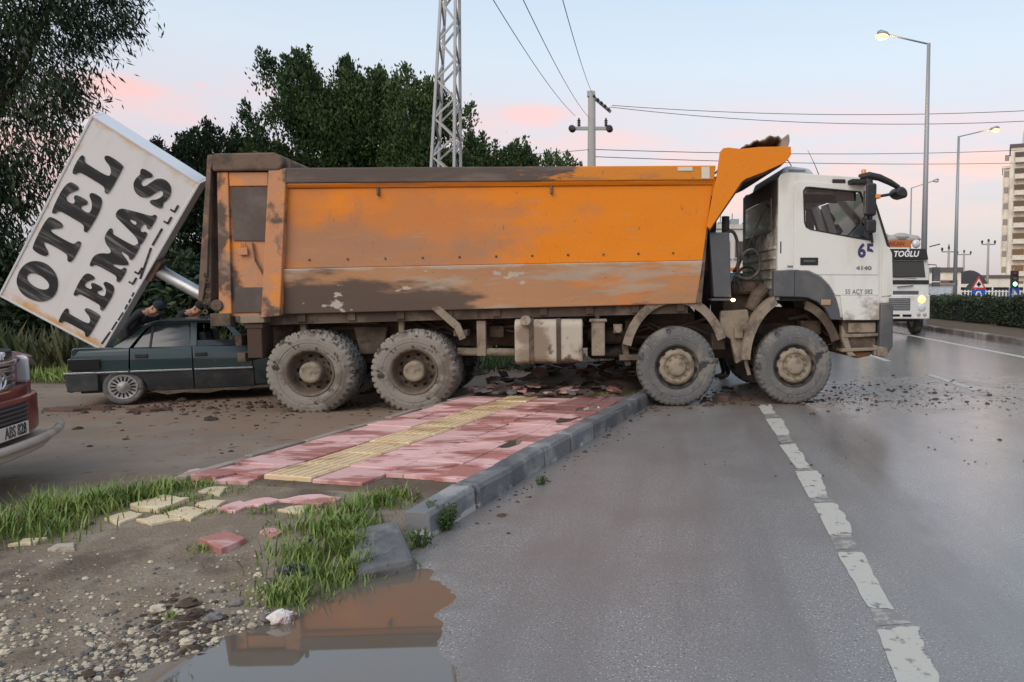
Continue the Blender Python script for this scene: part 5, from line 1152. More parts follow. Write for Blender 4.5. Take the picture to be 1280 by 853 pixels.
# heavy brush lettering, drawn as outlines in a unit box
GL = {
 'O': ([[(.5, 1.03), (.20, .96), (.02, .72), (.0, .45), (.08, .16), (.32, -.02), (.58, -.02), (.86, .14), (1.0, .42), (.98, .72), (.80, .96)]], [[(.50, .82), (.38, .74), (.33, .5), (.38, .26), (.5, .17), (.62, .25), (.68, .5), (.63, .74)]]),
 'T': ([[(.04, 1.02), (.98, 1.02), (1.04, .90), (1.03, .64), (.94, .58), (.85, .66), (.76, .80), (.66, .82), (.66, .22), (.72, .14), (.84, .10), (.82, -.01), (.2, -.01), (.18, .10), (.30, .14), (.36, .22), (.36, .82), (.26, .80), (.16, .64), (.06, .58), (-.03, .66), (-.03, .92)]], []),
 'E': ([[(.02, 1.0), (.90, 1.01), (.94, .74), (.86, .66), (.74, .76), (.62, .84), (.46, .84), (.46, .62), (.56, .60), (.62, .68), (.72, .68), (.74, .36), (.64, .32), (.56, .42), (.46, .43), (.46, .18), (.62, .17), (.78, .26), (.88, .40), (.99, .34), (.96, -.01), (.02, -.01), (.0, .09), (.14, .14), (.16, .28), (.16, .76), (.13, .86), (.0, .91)]], []),
 'L': ([[(.02, 1.0), (.60, 1.0), (.62, .90), (.48, .86), (.46, .74), (.46, .18), (.62, .17), (.76, .26), (.84, .44), (.93, .50), (1.02, .42), (1.0, .02), (.92, -.01), (.02, -.01), (.0, .09), (.14, .14), (.16, .28), (.16, .74), (.13, .86), (.0, .90)]], []),
 'M': ([[(.0, 1.0), (.34, 1.0), (.53, .52), (.70, 1.0), (1.03, 1.0), (1.04, .90), (.94, .86), (.93, .74), (.94, .22), (.97, .13), (1.06, .09), (1.04, -.01), (.62, -.01), (.61, .09), (.68, .14), (.69, .50), (.53, .04), (.44, .04), (.27, .52), (.27, .22), (.29, .13), (.38, .09), (.36, -.01), (-.02, -.01), (-.03, .09), (.08, .14), (.10, .26), (.09, .80), (.06, .88), (-.02, .91)]], []),
 'A': ([[(.36, 1.03), (.60, 1.03), (.70, .90), (.90, .24), (.95, .13), (1.04, .08), (1.02, -.01), (.54, -.01), (.53, .08), (.62, .13), (.60, .24), (.36, .24), (.34, .14), (.42, .08), (.40, -.01), (-.02, -.01), (-.03, .08), (.07, .14), (.14, .28), (.30, .84)]], [[(.40, .40), (.57, .40), (.49, .70)]]),
 'S': ([[(.90, .99), (.91, .68), (.80, .64), (.68, .80), (.50, .86), (.40, .80), (.42, .70), (.62, .62), (.86, .52), (.97, .34), (.92, .12), (.70, -.02), (.44, -.02), (.28, .05), (.16, -.01), (.06, .04), (.04, .34), (.14, .40), (.26, .24), (.46, .14), (.60, .18), (.60, .28), (.44, .36), (.20, .46), (.07, .62), (.10, .86), (.30, 1.01), (.52, 1.02), (.68, .96), (.80, 1.02)]], [])}
def glyph(ch, x0, x1, y0, y1):
    out, holes = GL[ch]; f = lambda p: (x0 + p[0] * (x1 - x0), y0 + p[1] * (y1 - y0))
    o = plate('letter', chaikin([f(p) for p in out[0]], 2), [chaikin([f(p) for p in h_], 2) for h_ in holes], -.007, .003, M['brush_black'], face, 0, 'Z')
    return o
k_ = 2.97 / 3.335
for ch, a, b in (('O', -1.45, -.77), ('T', -.66, -.06), ('E', .02, .66), ('L', .74, 1.27)): glyph(ch, a * k_, b * k_, .155 * k_, .66 * k_)
for ch, a, b in (('L', -1.57, -1.10), ('E', -1.02, -.52), ('M', -.42, .27), ('A', .32, .84), ('S', .95, 1.44)): glyph(ch, a * k_, b * k_, -.50 * k_, -.055 * k_)
dm = MB()
for x0, x1, y0, y1 in ((-1.55, -1.28, -.70, -.72), (-1.24, -1.06, -.725, -.73), (-1.03, -.86, -.735, -.74), (-.80, -.70, -.74, -.735), (-.66, -.58, -.74, -.735), (-.54, -.46, -.735, -.73), (-.20, .35, -.71, -.63), (.40, .72, -.63, -.63)):
    dm.beam((x0 * k_, y0 * k_, -.003), (x1 * k_, y1 * k_, -.003), .022, .008)
for x in (-.34, -.14, .84, 1.06): dm.beam((x * k_, -.66 * k_, -.003), (x * k_ + .11, -.66 * k_, -.003), .022, .008); dm.beam((x * k_, -.665 * k_, -.003), (x * k_, -.60 * k_, -.003), .022, .008)
dm.build('dash_marks', M['brush_black'], face)
MB().tube([(.0, -SH_ / 2 - .0, -ST / 2), (.02, -SH_ / 2 - .9, -ST / 2), (.0, -SH_ / 2 - 1.85, -ST / 2)], .085, 18).build('post', M['steel'], sg, smooth=True)
MB().bx(-.16, .16, -SH_ / 2 - .07, -SH_ / 2, -ST + .03, -.03).build('post_bracket', M['brown_steel'], sg, bevel=.008)

# ------------------------------------------------------------------ crushed green saloon (local: +x forward from the rear wheel, -y towards the viewer)
CA = thing('green_car', 'dark green saloon car pinned behind the truck rear wheels', 'car', (-7.629, 10.272, 0), R(24))
def Q(name, mb, mt, bevel=.01, parent=None, smooth=False): return mb.build(name, M[mt] if isinstance(mt, str) else mt, parent or CA, smooth, bevel)
CW = 1.46          # width; near side at y=0
def car_pt(x, z, side):      # tumblehome: the glasshouse leans inwards
    ins = 0 if z < .78 else (z - .78) * .45
    low = ((.5 - z) ** 2) * .55 if z < .5 else 0
    y = -.02 + ins + low + (.035 * ((z - .6) / .18) ** 1.6 if .6 < z < .78 else .035 if z >= .78 else (.012 if z > .575 else 0)) + .03 * (x / 1.0 - .7) ** 2 * (1 if x < .7 else .5)
    return Vector((x, y if side < 0 else CW - y, z))
def side_panel(pts, side, th=.03):
    bm = bmesh.new(); bm.faces.new([bm.verts.new((x, 0, z)) for x, z in pts])
    for zc in (.26, .34, .42, .50, .575, .60, .625, .69, .74, .785, .9, 1.0):
        bmesh.ops.bisect_plane(bm, geom=list(bm.verts) + list(bm.edges) + list(bm.faces), plane_co=(0, 0, zc), plane_no=(0, 0, 1))
    mb = MB(); bm.verts.index_update(); vs = [v.co.copy() for v in bm.verts]; n = len(vs)
    a = [car_pt(p.x, p.z, side) for p in vs]; mb.v = [tuple(p) for p in a] + [tuple(p + Vector((0, th * (1 if side < 0 else -1), 0))) for p in a]
    for f in bm.faces: ids = [v.index for v in f.verts]; mb.f += [tuple(ids), tuple(i + n for i in ids[::-1])]
    for e in bm.edges:
        if e.is_boundary: i, j = e.verts[0].index, e.verts[1].index; mb.f.append((i, j, j + n, i + n))
    bm.free(); return mb
archr = [(x, z) for x, z in arc(.0, .20, .265, 170, 5, 10, .235)]
quarter = [(-.58, .46), (-.585, .62), (-.56, .77), (-.10, .785), (.0, .83), (.125, .78), (.085, .60), (.085, .445), (.24, .43)] ; 
fenderp = [(-.60, .445), (-.585, .77), (-.10, .785), (.105, .78), (.10, .43), (.265, .30)]
for s in (-1, 1):
    q = Q('rear_quarter', side_panel([(-.58, .46), (-.585, .62), (-.565, .77), (-.20, .788), (.085, .782), (.075, .50), (.10, .46)], s), 'car_green', .008)
    Q('rear_quarter_low', side_panel([(-.60, .45), (.10, .45), (.20, .39)] + archr[::-1][1:] + [(-.285, .20), (-.57, .20), (-.62, .30)], s), 'car_trim', .006)
    c_p = Q('c_pillar', side_panel([(-.12, .79), (.085, .785), (.275, 1.055), (.36, 1.10), (.76, 1.12), (1.17, 1.12), (1.20, 1.155), (.40, 1.145), (.20, 1.08), (.12, .97)], s), 'car_green', .006)
    for nm, pts, hx in (('rear_door', [(.095, .50), (.10, .782), (.83, .790), (.84, .17), (.30, .175), (.255, .30), (.19, .395), (.10, .455)], .155), ('front_door', [(.85, .17), (.84, .790), (1.57, .775), (1.60, .17)], .87)):
        d = Q(nm, side_panel(pts, s), 'car_green', .008)
        Q('door_handle', MB().bx(hx, hx + .15, -.03 if s < 0 else CW - .02, -.015 if s < 0 else CW + .01, .645, .70), 'black_plastic', .01, d)
        x0, x1 = (.10, .84) if hx < .5 else (.85, 1.60)
        Q('rub_strip', MB().bx(x0 + .01, x1 - .01, -.042 if s < 0 else CW + .02, -.02 if s < 0 else CW + .042, .448, .472), 'chrome', .004, d)
        Q('lower_cladding', side_panel([(p[0], min(p[1], .44)) for p in pts if p[1] < .47] if False else ([(.12, .44), (.835, .44), (.835, .175), (.31, .18), (.26, .31), (.20, .39)] if hx < .5 else [(.855, .44), (1.595, .44), (1.595, .175), (.855, .175)]), s, .02).xf(lambda p: p + Vector((0, -.008 if p.y < .5 else .008, 0))), 'car_trim', .004, d)
    Q('b_pillar', side_panel([(.81, .79), (.89, .79), (.885, 1.125), (.80, 1.125)], s), 'car_green', .004)
    Q('a_pillar', side_panel([(1.17, 1.155), (1.25, 1.155), (1.57, .785), (1.48, .785)], s), 'car_green', .004)
    Q('rear_window', side_panel([(.135, .79), (.30, 1.05), (.38, 1.095), (.79, 1.12), (.805, .79)], s, .008).xf(lambda p: p + Vector((0, .012 if p.y < .7 else -.012, 0))), 'glass_dark', 0)
    Q('window_divider', side_panel([(.315, .79), (.34, .79), (.365, 1.085), (.34, 1.07)], s, .02).xf(lambda p: p + Vector((0, -.002 if p.y < .7 else .002, 0))), 'car_trim', 0)
    if s > 0: Q('front_window', side_panel([(.895, .79), (.89, 1.12), (1.18, 1.12), (1.48, .79)], s, .008).xf(lambda p: p + Vector((0, -.012, 0))), 'glass', 0)
    else: Q('front_window', side_panel([(.895, .79), (.893, .87), (1.40, .87), (1.48, .79)], s, .008).xf(lambda p: p + Vector((0, .012, 0))), 'glass_dark', 0)
    Q('front_wing', side_panel([(1.61, .20), (1.58, .775), (2.25, .70), (2.35, .45), (2.30, .24)], s), 'car_green', .01)
    e = part_empty('wheel', CA, (0, .08 if s < 0 else CW - .08, .245), (0, .4, 0 if s < 0 else PI))
    MB().lathe([(.165, -.07), (.19, -.085), (.225, -.085), (.243, -.065), (.246, 0), (.243, .065), (.22, .08), (.165, .07)], 40).build('tyre', M['tyre_grey'], e, smooth=True)
    MB().lathe([(.168, -.065), (.176, -.08), (.168, -.083), (.155, -.076), (.06, -.074), (.05, -.086), (0, -.088)], 40).build('hub_cap', M['hub_grey'], e, smooth=True)
    hb = MB(); ring_holes(hb, .115, -.077, 16, (.062, .020), .004); hb.build('hub_cap_slots', M['hole'], e)
    e2 = part_empty('wheel', CA, (2.05, .08 if s < 0 else CW - .08, .245), (0, .1, 0 if s < 0 else PI))
    MB().lathe([(.165, -.07), (.19, -.085), (.225, -.085), (.243, -.065), (.246, 0), (.243, .065), (.22, .08), (.165, .07)], 40).build('tyre', M['tyre_grey'], e2, smooth=True)
Q('roof', MB().prism([(.22, 1.10), (.42, 1.16), (.80, 1.175), (1.15, 1.165), (1.25, 1.145), (1.15, 1.14), (.42, 1.135)], .15, CW - .15), 'car_green', .012)
Q('roof_gutter', MB().tube([car_pt(.25, 1.10, -1), car_pt(.40, 1.148, -1), car_pt(.8, 1.16, -1), car_pt(1.2, 1.158, -1)], .012, 6), 'chrome', 0)
Q('trunk_lid', MB().prism([(-.575, .62), (-.57, .775), (-.54, .80), (-.12, .80), (-.10, .78), (-.50, .76), (-.55, .62)], .04, CW - .04), 'car_green', .01)
Q('tail_panel', MB().bx(-.58, -.55, .02, CW - .02, .45, .65), 'car_green', .01)
Q('tail_lamp', MB().bx(-.60, -.565, .0, .30, .50, .66).bx(-.60, -.25, -.032, -.018, .505, .655), mat('tail_dark', (.012, .014, .014), .2, coat=.6), .006)
Q('rear_bumper', MB().prism([(-.64, .44), (-.60, .475), (-.55, .475), (-.55, .20), (-.60, .20), (-.635, .30)], -.03, CW + .03).bx(-.62, -.27, -.045, -.02, .21, .44), 'car_trim', .012)
Q('bumper_strip', MB().bx(-.645, -.30, -.052, -.04, .448, .474).bx(.10, .11, -.04, -.03, .45, .47).bx(-.30, .08, -.048, -.02, .45, .47), 'chrome', .003)
Q('rear_screen', MB().prism([(-.11, .80), (.20, 1.09), (.22, 1.085), (-.08, .79)], .12, CW - .12), 'glass_dark', 0)
Q('windscreen', MB().prism([(1.22, 1.14), (1.24, 1.145), (1.62, .79), (1.60, .78)], .14, CW - .14), 'glass', 0)
bn = MB()
for i in range(9):
    for j in range(9): bn.v.append((1.58 + .085 * i, .03 + (CW - .06) * j / 8, .80 - .01 * i + (.10 * math.sin(i * .9 + j * .4) if 2 < i < 8 else 0)))
for i in range(8):
    for j in range(8): bn.f.append((i * 9 + j, i * 9 + j + 1, (i + 1) * 9 + j + 1, (i + 1) * 9 + j))
o = Q('crumpled_bonnet', bn, 'car_green', 0, smooth=False); o.modifiers.new('t', 'SOLIDIFY').thickness = .01
Q('underbody', MB().bx(-.5, 2.2, .08, CW - .08, .17, .30), 'chassis', .01)
Q('silencer', MB().tube([(.35, .55, .16), (.62, .55, .15)], .06, 10), 'chassis', 0)
Q('seats', MB().bx(1.0, 1.40, .15, .65, .30, .55).prism([(.95, .5), (1.08, .5), (.98, .98), (.88, .98)], .17, .62).bx(1.0, 1.4, .8, 1.3, .3, .55).prism([(.95, .5), (1.08, .5), (.98, .98), (.88, .98)], .82, 1.28).bx(.2, .6, .15, 1.3, .3, .55).bx(.15, .28, .15, 1.3, .5, .92), 'interior', .03)
Q('dashboard', MB().bx(1.48, 1.6, .05, CW - .05, .5, .80), 'interior', .02)
Q('door_mirror', MB().bx(1.46, 1.53, -.11, -.02, .79, .87), 'black_plastic', .015)
Q('sill_damage', MB().prism([(.3, .17), (1.6, .165), (1.5, .12), (1.2, .14), (1.0, .105), (.7, .13), (.5, .11)], .03, .06), 'chassis', 0)

# ------------------------------------------------------------------ red pickup at the left edge (local: +x forward, front at x=0)
PU = thing('red_pickup', 'dusty red pickup truck cut by the left edge of the picture', 'pickup', (-5.10, 5.62, 0), R(18)); PU.scale.z = .955
def U(name, mb, mt, bevel=.01, parent=None, smooth=False): return mb.build(name, M[mt] if isinstance(mt, str) else mt, parent or PU, smooth, bevel)
HW = .90
def rounded_front(z0, z1, x, depth=.22, yw=HW, back=-.5, bulge=.0):
    """a band wrapping round the nose: plan curve in (x,y)"""
    pl = [(x - depth * (abs(t) ** 3.2) - bulge, yw * t) for t in [i / 14 - 1 for i in range(29)]]
    poly = pl + [(back, yw), (back, -yw)]
    return MB().prism([(p[0], p[1]) for p in poly], z0, z1, 'Z')
U('lower_bumper', rounded_front(.46, .78, .02, .20), 'red_paint', .03)
U('upper_bumper', rounded_front(.74, .86, -.03, .22), 'red_paint', .03)
U('nose', rounded_front(.84, 1.10, -.10, .22), 'red_paint', .03)
gr_ = U('grille', rounded_front(.845, 1.06, -.065, .14, .56, -.3), 'black_plastic', .01)
for z in (.875, .945, 1.015): U('grille_bar', rounded_front(z - .018, z + .020, -.04, .14, .56, -.2), 'chrome', .008, gr_)
U('grille_frame', rounded_front(1.05, 1.085, -.035, .14, .60, -.2), 'chrome', .01, gr_)
U('grille_frame', rounded_front(.82, .845, -.03, .14, .60, -.2), 'chrome', .008, gr_)
# emblem: three ovals
em = MB()
def oval(cy, cz, a, b, r=.010): em.tube([(-.018 - .0 * 1, cy + a * math.cos(t), cz + b * math.sin(t)) for t in [2 * PI * i / 28 for i in range(29)]], r, 6)
oval(0, .945, .10, .075, .012); oval(0, .945, .038, .072, .008); oval(0, .972, .072, .036, .008)
U('emblem', em, 'chrome', 0, gr_, True)
U('lower_grille', rounded_front(.585, .745, .005, .15, .62, -.2, -.025), 'black_plastic', .008)
for z in (.61, .645, .68, .715): U('lower_grille_bar', rounded_front(z - .006, z + .006, .012, .15, .62, -.2, -.025), 'grey_plastic', 0)
U('shield', MB().prism([(-.10 - .16 * abs(t) ** 3, .74 * t) for t in [i / 12 - 1 for i in range(25)]] + [(-.32, .74), (-.32, -.74)], 1.085, 1.16, 'Z'), 'black_plastic', .012)
mtx = Matrix.Translation((-.105, .18, 1.122)) @ Matrix(((0, 0, 1, 0), (1, 0, 0, 0), (0, 1, 0, 0), (0, 0, 0, 1)))
text_mesh('shield_lettering', 'TRUP', .085, mat('white_print', (.75, .75, .75), .5), PU, mtx, .008, .003, 1.25)
for s in (-1, 1):
    hl = U('headlamp', MB().prism([(-.07, s * .60), (-.14, s * .74), (-.30, s * .86), (-.62, s * .91), (-.62, s * .80), (-.3, s * .62)], .86, 1.10, 'Z'), 'lamp_glass', .03)
    U('wing', MB().prism([(-.20, .84), (-.20, 1.08), (-.9, 1.14), (-1.6, 1.14), (-1.6, .40), (-1.30, .40)] + [(x, z) for x, z in arc(-.86, .42, .46, 5, 172, 10)][::-1][0:0] + [(-1.28, .62), (-1.1, .80), (-.86, .88), (-.62, .80), (-.44, .60), (-.40, .46), (-.20, .46)], s * .925, s * .86), 'red_paint', .02)
    e = part_empty('wheel', PU, (-.86, s * .78, .385), (0, .2, 0 if s < 0 else PI))
    MB().lathe([(.21, -.10), (.25, -.125), (.33, -.125), (.375, -.09), (.385, 0), (.375, .09), (.33, .125), (.21, .10)], 44).build('tyre', M['dusty_black'], e, smooth=True)
    MB().lathe([(.212, -.09), (.22, -.11), (.2, -.10), (.12, -.06), (.06, -.08), (0, -.085)], 30).build('rim', M['steel'], e, smooth=True)
U('bonnet', MB().prism([(-.12, 1.08), (-.25, 1.125), (-1.4, 1.20), (-1.4, 1.05), (-.2, 1.0)], -.84, .84), 'red_paint', .03)
U('cabin', MB().prism([(-1.35, 1.17), (-2.05, 1.74), (-3.3, 1.76), (-3.5, 1.2), (-3.5, .45), (-1.4, .45)], -.86, .86), 'red_paint', .05)
U('windscreen', MB().prism([(-1.40, 1.21), (-2.05, 1.71), (-2.03, 1.725), (-1.37, 1.21)], -.76, .76), 'glass_dark', .0)
U('cargo_bed', MB().prism([(-3.5, .5), (-3.5, 1.15), (-5.1, 1.15), (-5.1, .5)], -.88, .88), 'red_paint', .03)
for s in (-1, 1):
    U('rear_wheel', MB().lathe([(.0, -.10), (.2, -.1), (.25, -.125), (.33, -.125), (.375, -.09), (.385, 0), (.375, .09), (.33, .125), (0, .10)], 36, 'Y', (-4.0, s * .78, .385)), 'dusty_black', 0, smooth=True)
npl = U('number_plate', MB().bx(.035, .047, -.26, .26, .475, .585), 'plate_white', .004)
mtx = Matrix.Translation((.048, .06, .53)) @ Matrix(((0, 0, 1, 0), (1, 0, 0, 0), (0, 1, 0, 0), (0, 0, 0, 1)))
text_mesh('plate_number', 'ABS 828', .125, M['brush_black'], npl, mtx, .002, .003, 1.0, xscale=.72)
def bar_path(z, x, w, dep_=.17): return [(x - dep_ * (abs(t) ** 2.4), w * t, z) for t in [i / 10 - 1 for i in range(21)]]
U('front_bar', MB().tube(bar_path(.425, .12, 1.02), .035, 10), 'bar_tan', 0, smooth=True)
U('front_bar', MB().tube(bar_path(.345, .06, .92), .03, 10).prism([(.05 - .15 * (abs(t) ** 2.4), .9 * t) for t in [i / 10 - 1 for i in range(21)]] + [(-.3, .9), (-.3, -.9)], .32, .40, 'Z'), 'bar_tan', .01)

# ------------------------------------------------------------------ people
def person(label, loc, rz, bend, h=1.72, coat='cloth_navy', legs='cloth_black', cap=None, arm_up=0.0):
    """one continuous skinned body; bend leans the trunk forward about the hips (radians); faces local +x"""
    s = h / 1.72; root = thing('person', label, 'person', loc, rz)
    def tr(x, y, z):       # trunk point relative to hip (0,0,.92) bent forward
        dz = z - .92; return (x * math.cos(bend) + dz * math.sin(bend), y, .92 + dz * math.cos(bend) - x * math.sin(bend))
    V, E, Rd = [], [], []
    def v(p, r, pr=None):
        V.append(Vector(p) * s); Rd.append(r * s); i = len(V) - 1
        if pr is not None: E.append((pr, i))
        return i
    hip = v((0, 0, .92), .145); wa = v(tr(.0, 0, 1.10), .135, hip); ch = v(tr(.01, 0, 1.30), .155, wa); up = v(tr(0, 0, 1.42), .11, ch)
    nk = v(tr(.01, 0, 1.50), .055, up); hd0 = v(tr(.03, 0, 1.57), .075, nk); hd1 = v(tr(.035, 0, 1.645), .092, hd0); hd2 = v(tr(.02, 0, 1.70), .07, hd1)
    nose = v(tr(.135, 0, 1.60), .012, hd0)
    for sd in (-1, 1):
        th = v((.0, sd * .095, .86), .10, hip); kn = v((.05, sd * .10, .48), .065, th); an = v((-.03, sd * .10, .09), .045, kn); he = v((.03, sd * .10, .045), .045, an); to = v((.17, sd * .115, .035), .035, he)
        sh = v(tr(0, sd * .19, 1.40), .065, up); el_ = v(tr(.08 + .15 * arm_up, sd * .24, 1.13 + .1 * arm_up), .05, sh); wr = v(tr(.25, sd * (.20 - .1 * arm_up), .98 + .40 * arm_up), .034, el_); pa = v(tr(.32, sd * (.19 - .1 * arm_up), .95 + .46 * arm_up), .036, wr)
        for k in range(4): a = v(tr(.37, sd * (.16 - .1 * arm_up) + .02 * k * sd, .93 + .5 * arm_up), .010, pa); v(tr(.40, sd * (.16 - .1 * arm_up) + .02 * k * sd, .90 + .5 * arm_up), .009, a)
        v(tr(.34, sd * (.14 - .1 * arm_up), .95 + .5 * arm_up), .011, pa)
    me = bpy.data.meshes.new('body'); me.from_pydata(V, E, []); o = bpy.data.objects.new('body', me); COL.objects.link(o)
    sk = o.modifiers.new('s', 'SKIN'); 
    for i, d in enumerate(me.skin_vertices[0].data if me.skin_vertices else []): d.radius = (Rd[i], Rd[i])
    if not me.skin_vertices: raise RuntimeError('skin')
    me.skin_vertices[0].data[0].use_root = True
    sb = o.modifiers.new('u', 'SUBSURF'); sb.levels = 2; sb.render_levels = 2
    dg = bpy.context.evaluated_depsgraph_get(); m2 = bpy.data.meshes.new_from_object(o.evaluated_get(dg)); bpy.data.objects.remove(o)
    m2.materials.clear()
    for k in (coat, legs, 'skin', 'dusty_black'): m2.materials.append(M[k])
    hc = Vector(tr(.03, 0, 1.62)) * s; nkc = Vector(tr(.0, 0, 1.47)) * s; ax_ = (hc - nkc).normalized()
    for p in m2.polygons:
        c = p.center; k = 0
        if c.z < .085 * s: k = 3
        elif (c - nkc).dot(ax_) > 0 and (c - hc).length < .24 * s: k = 2
        elif c.z < .90 * s and abs(c.y) < .19 * s and c.x < .22 * s: k = 1
        elif min((c - Vector(tr(.36, sd * (.17 - .1 * arm_up), .93 + .47 * arm_up)) * s).length for sd in (-1, 1)) < .085 * s: k = 2
        p.material_index = k; p.use_smooth = True
    link('body', m2, root)
    hr = MB(); hr.ell((0, 0, 0), (.098 * s, .086 * s, .085 * s), 16, 8); hr.v = [(x, y, z if z > -.02 else -.02) for x, y, z in hr.v]
    rotm = Matrix.Translation(Vector(tr(.018, 0, 1.665)) * s) @ Matrix.Rotation(bend, 4, 'Y'); hr.xf(lambda p: rotm @ p)
    hr.build('cap' if cap else 'hair', M[cap or 'cloth_black'], root, True)
    if cap:
        pk = MB(); pk.ell((.09 * s, 0, -.012 * s), (.07 * s, .07 * s, .008 * s), 14, 5); pk.xf(lambda p: rotm @ p); pk.build('cap_peak', M[cap], root, True)
    for sd in (-1, 1):
        ey = MB(); ey.ell(Vector(tr(.122, sd * .032, 1.625)) * s, (.008 * s, .012 * s, .008 * s), 8, 5); ey.build('eye', M['hole'], root, True)
        ea = MB(); ea.ell(Vector(tr(.02, sd * .088, 1.61)) * s, (.022 * s, .012 * s, .03 * s), 8, 5); ea.build('ear', M['skin'], root, True)
    return root
person('person in dark jacket and dark cap bending behind the green car', (-9.30, 12.75, 0), R(-15), 1.0, 1.74, cap='cloth_navy')
person('person in black leaning forward at the tailgate behind the green car', (-8.42, 12.5, 0), R(-10), .90, 1.66, coat='cloth_black', arm_up=.8)
person('person in dark trousers standing behind the front wheels of the truck', (.95, 13.35, 0), R(200), .05, 1.70)

# ------------------------------------------------------------------ street lamps, poles and wires
def lamp_post(label, base, h, arm, lit, group='street lamps', r0=.11):
    t = thing('street_lamp', label, 'street lamp', base, 0, group)
    MB().tube([(0, 0, 0), (0, 0, h)], [r0, r0 * .5], 12).build('pole', M['galv'], t, smooth=True)
    MB().bx(-.2, .2, -.2, .2, 0, .03).tube([(0, 0, .03), (0, 0, .35)], r0 * 1.3, 12).build('base', M['galv'], t)
    dx, dz = arm; MB().tube([(0, 0, h - .03), (dx * .82, 0, h + dz * .82)], .035, 8).build('arm', M['galv'], t, smooth=True)
    a = Vector((dx * .78, 0, h + dz * .78)); b = Vector((dx, 0, h + dz)); mb = MB(); d = (b - a); hd = MB().tube([a, a + d * .2, a + d * .8, b], [.05, .11, .13, .05], 10); hd.v = [(x, y * 1.2, z) for x, y, z in hd.v]
    hd.build('lamp_head', M['galv'], t, smooth=True)
    gl_ = MB().ell(a + d * .58 + Vector((0, 0, -.12)), (.26, .20, .11), 14, 8)
    gl_.build('lamp_glass', M['lamp_on'] if lit else M['lamp_glass'], t, smooth=True)
    if lit:
        ld = bpy.data.lights.new('lamp_light', 'POINT'); ld.energy = 60; ld.color = (1, .62, .28); ld.shadow_soft_size = .15
        lo = bpy.data.objects.new('lamp_light', ld); COL.objects.link(lo); lo.parent = t; lo.location = a + d * .58 + Vector((0, 0, -.28))
    return t
M['headlamp_on'] = mat('headlamp_on', (.8, .6, .3), .3, emit=(1, .62, .25), estr=.8)
M['lamp_on'] = mat('lamp_on', (.9, .7, .4), .3, emit=(1, .50, .13), estr=1.7)
lamp_post('tall lit street lamp on the median, its arm reaching left', (10.2, 30.3, .1), 11.25, (-2.05, .42), True, r0=.14)
lamp_post('lit street lamp beyond the hedge, its arm reaching right', (18.2, 48, 0), 11.3, (2.55, .55), True, r0=.15)
lamp_post('unlit street lamp farthest away, behind the front mirror of the truck', (22.9, 72, 0), 11.3, (2.6, .8), False, r0=.12)
# lattice mast
LM = thing('lattice_mast', 'steel lattice power mast rising behind the truck bed', 'mast', (-5.52, 18.5, 0))
def lm_c(z): return Vector((.045 * (z - 5) , 0, z)), max(.06, .26 - .027 * (z - 5))
lm_m = M['galv']
for sx_ in (-1, 1):
    for sy_ in (-1, 1):
        a, wa = lm_c(0); b, wb = lm_c(13)
        MB().beam(a + Vector((sx_ * wa, sy_ * wa, 0)), b + Vector((sx_ * wb, sy_ * wb, 0)), .06, .06, (1, 0, 0)).build('leg', lm_m, LM)
z = .2; i = 0
while z < 12.6:
    z2 = z + .46; a, wa = lm_c(z); b, wb = lm_c(z2)
    for s in (-1, 1):
        f = 1 if (i % 2 == 0) else -1
        MB().beam(a + Vector((-f * wa, s * wa, 0)), b + Vector((f * wb, s * wb, 0)), .045, .03, (0, 1, 0)).build('brace', lm_m, LM)
        MB().beam(a + Vector((s * wa, -f * wa, 0)), b + Vector((s * wb, f * wb, 0)), .03, .045, (1, 0, 0)).build('brace', lm_m, LM)
    z = z2; i += 1
# utility pole with crossarm and insulators
UP = thing('utility_pole', 'pale concrete utility pole with crossarm behind the truck bed', 'utility pole', (-3.80, 35, 0))
MB().tube([(0, 0, 0), (.10, 0, 10.6)], [.24, .17], 4 * 3).build('pole', M['concrete'], UP, smooth=True)
MB().bx(-.72, .85, -.06, .06, 8.95, 9.10).build('crossarm', M['galv'], UP)
MB().beam((.05, 0, 10.55), (.95, .35, 9.85), .12, .12).bx(-.1, .25, -.15, .15, 10.45, 10.7).build('top_arm', M['galv'], UP)
def insul(c, horiz=False, r=.09):
    return MB().lathe([(0, -.2), (r * .5, -.2), (r, -.14), (r * .5, -.10), (r, -.04), (r * .5, 0), (r, .06), (r * .5, .1), (r * .4, .18), (0, .18)], 12, 'Y' if horiz else 'Z', c)
for x in (-.5, .75): insul((x, 0, 9.32)).build('insulator', M['dusty_black'], UP, smooth=True)
for x in (-.80, .92): insul((x, -.1, 8.98), True, .16).build('insulator', M['dusty_black'], UP, smooth=True)
for k in range(5): insul((.22 + .16 * k, .08 * k, 10.45 - .125 * k), True, .07).build('insulator', M['dusty_black'], UP, smooth=True)
for z in (6.0, 7.1, 5.3): MB().bx(-.3, .05, -.08, .08, z, z + .12).build('clamp', M['galv'], UP)
def wire(label, a, b, sag, r=.012, n=24):
    a, b = Vector(a), Vector(b)
    pts = [a.lerp(b, i / n) - Vector((0, 0, 4 * sag * (i / n) * (1 - i / n))) for i in range(n + 1)]
    return tag(MB().tube(pts, r, 5).build('overhead_wire', M['wire'], smooth=True), label, 'wire', 'overhead wires')
M['wire'] = mat('wire', (.06, .065, .07), .6)
def pxd(px, py, d): return at_depth(px, py, d)
wire('overhead wire rising left from the utility pole, leftmost of three', pxd(719, 145, 35), pxd(560, -95, 12), .30, .010)
wire('overhead wire rising from the utility pole, middle of three', pxd(735, 146, 35), pxd(612, -90, 12), .30, .010)
wire('overhead wire rising from the pole top, rightmost of three', pxd(741, 118, 35), pxd(682, -80, 12), .25, .010)
wire('upper overhead wire crossing the road from the pole top', pxd(765, 132, 35.3), pxd(1420, 130, 34), .45, .015)
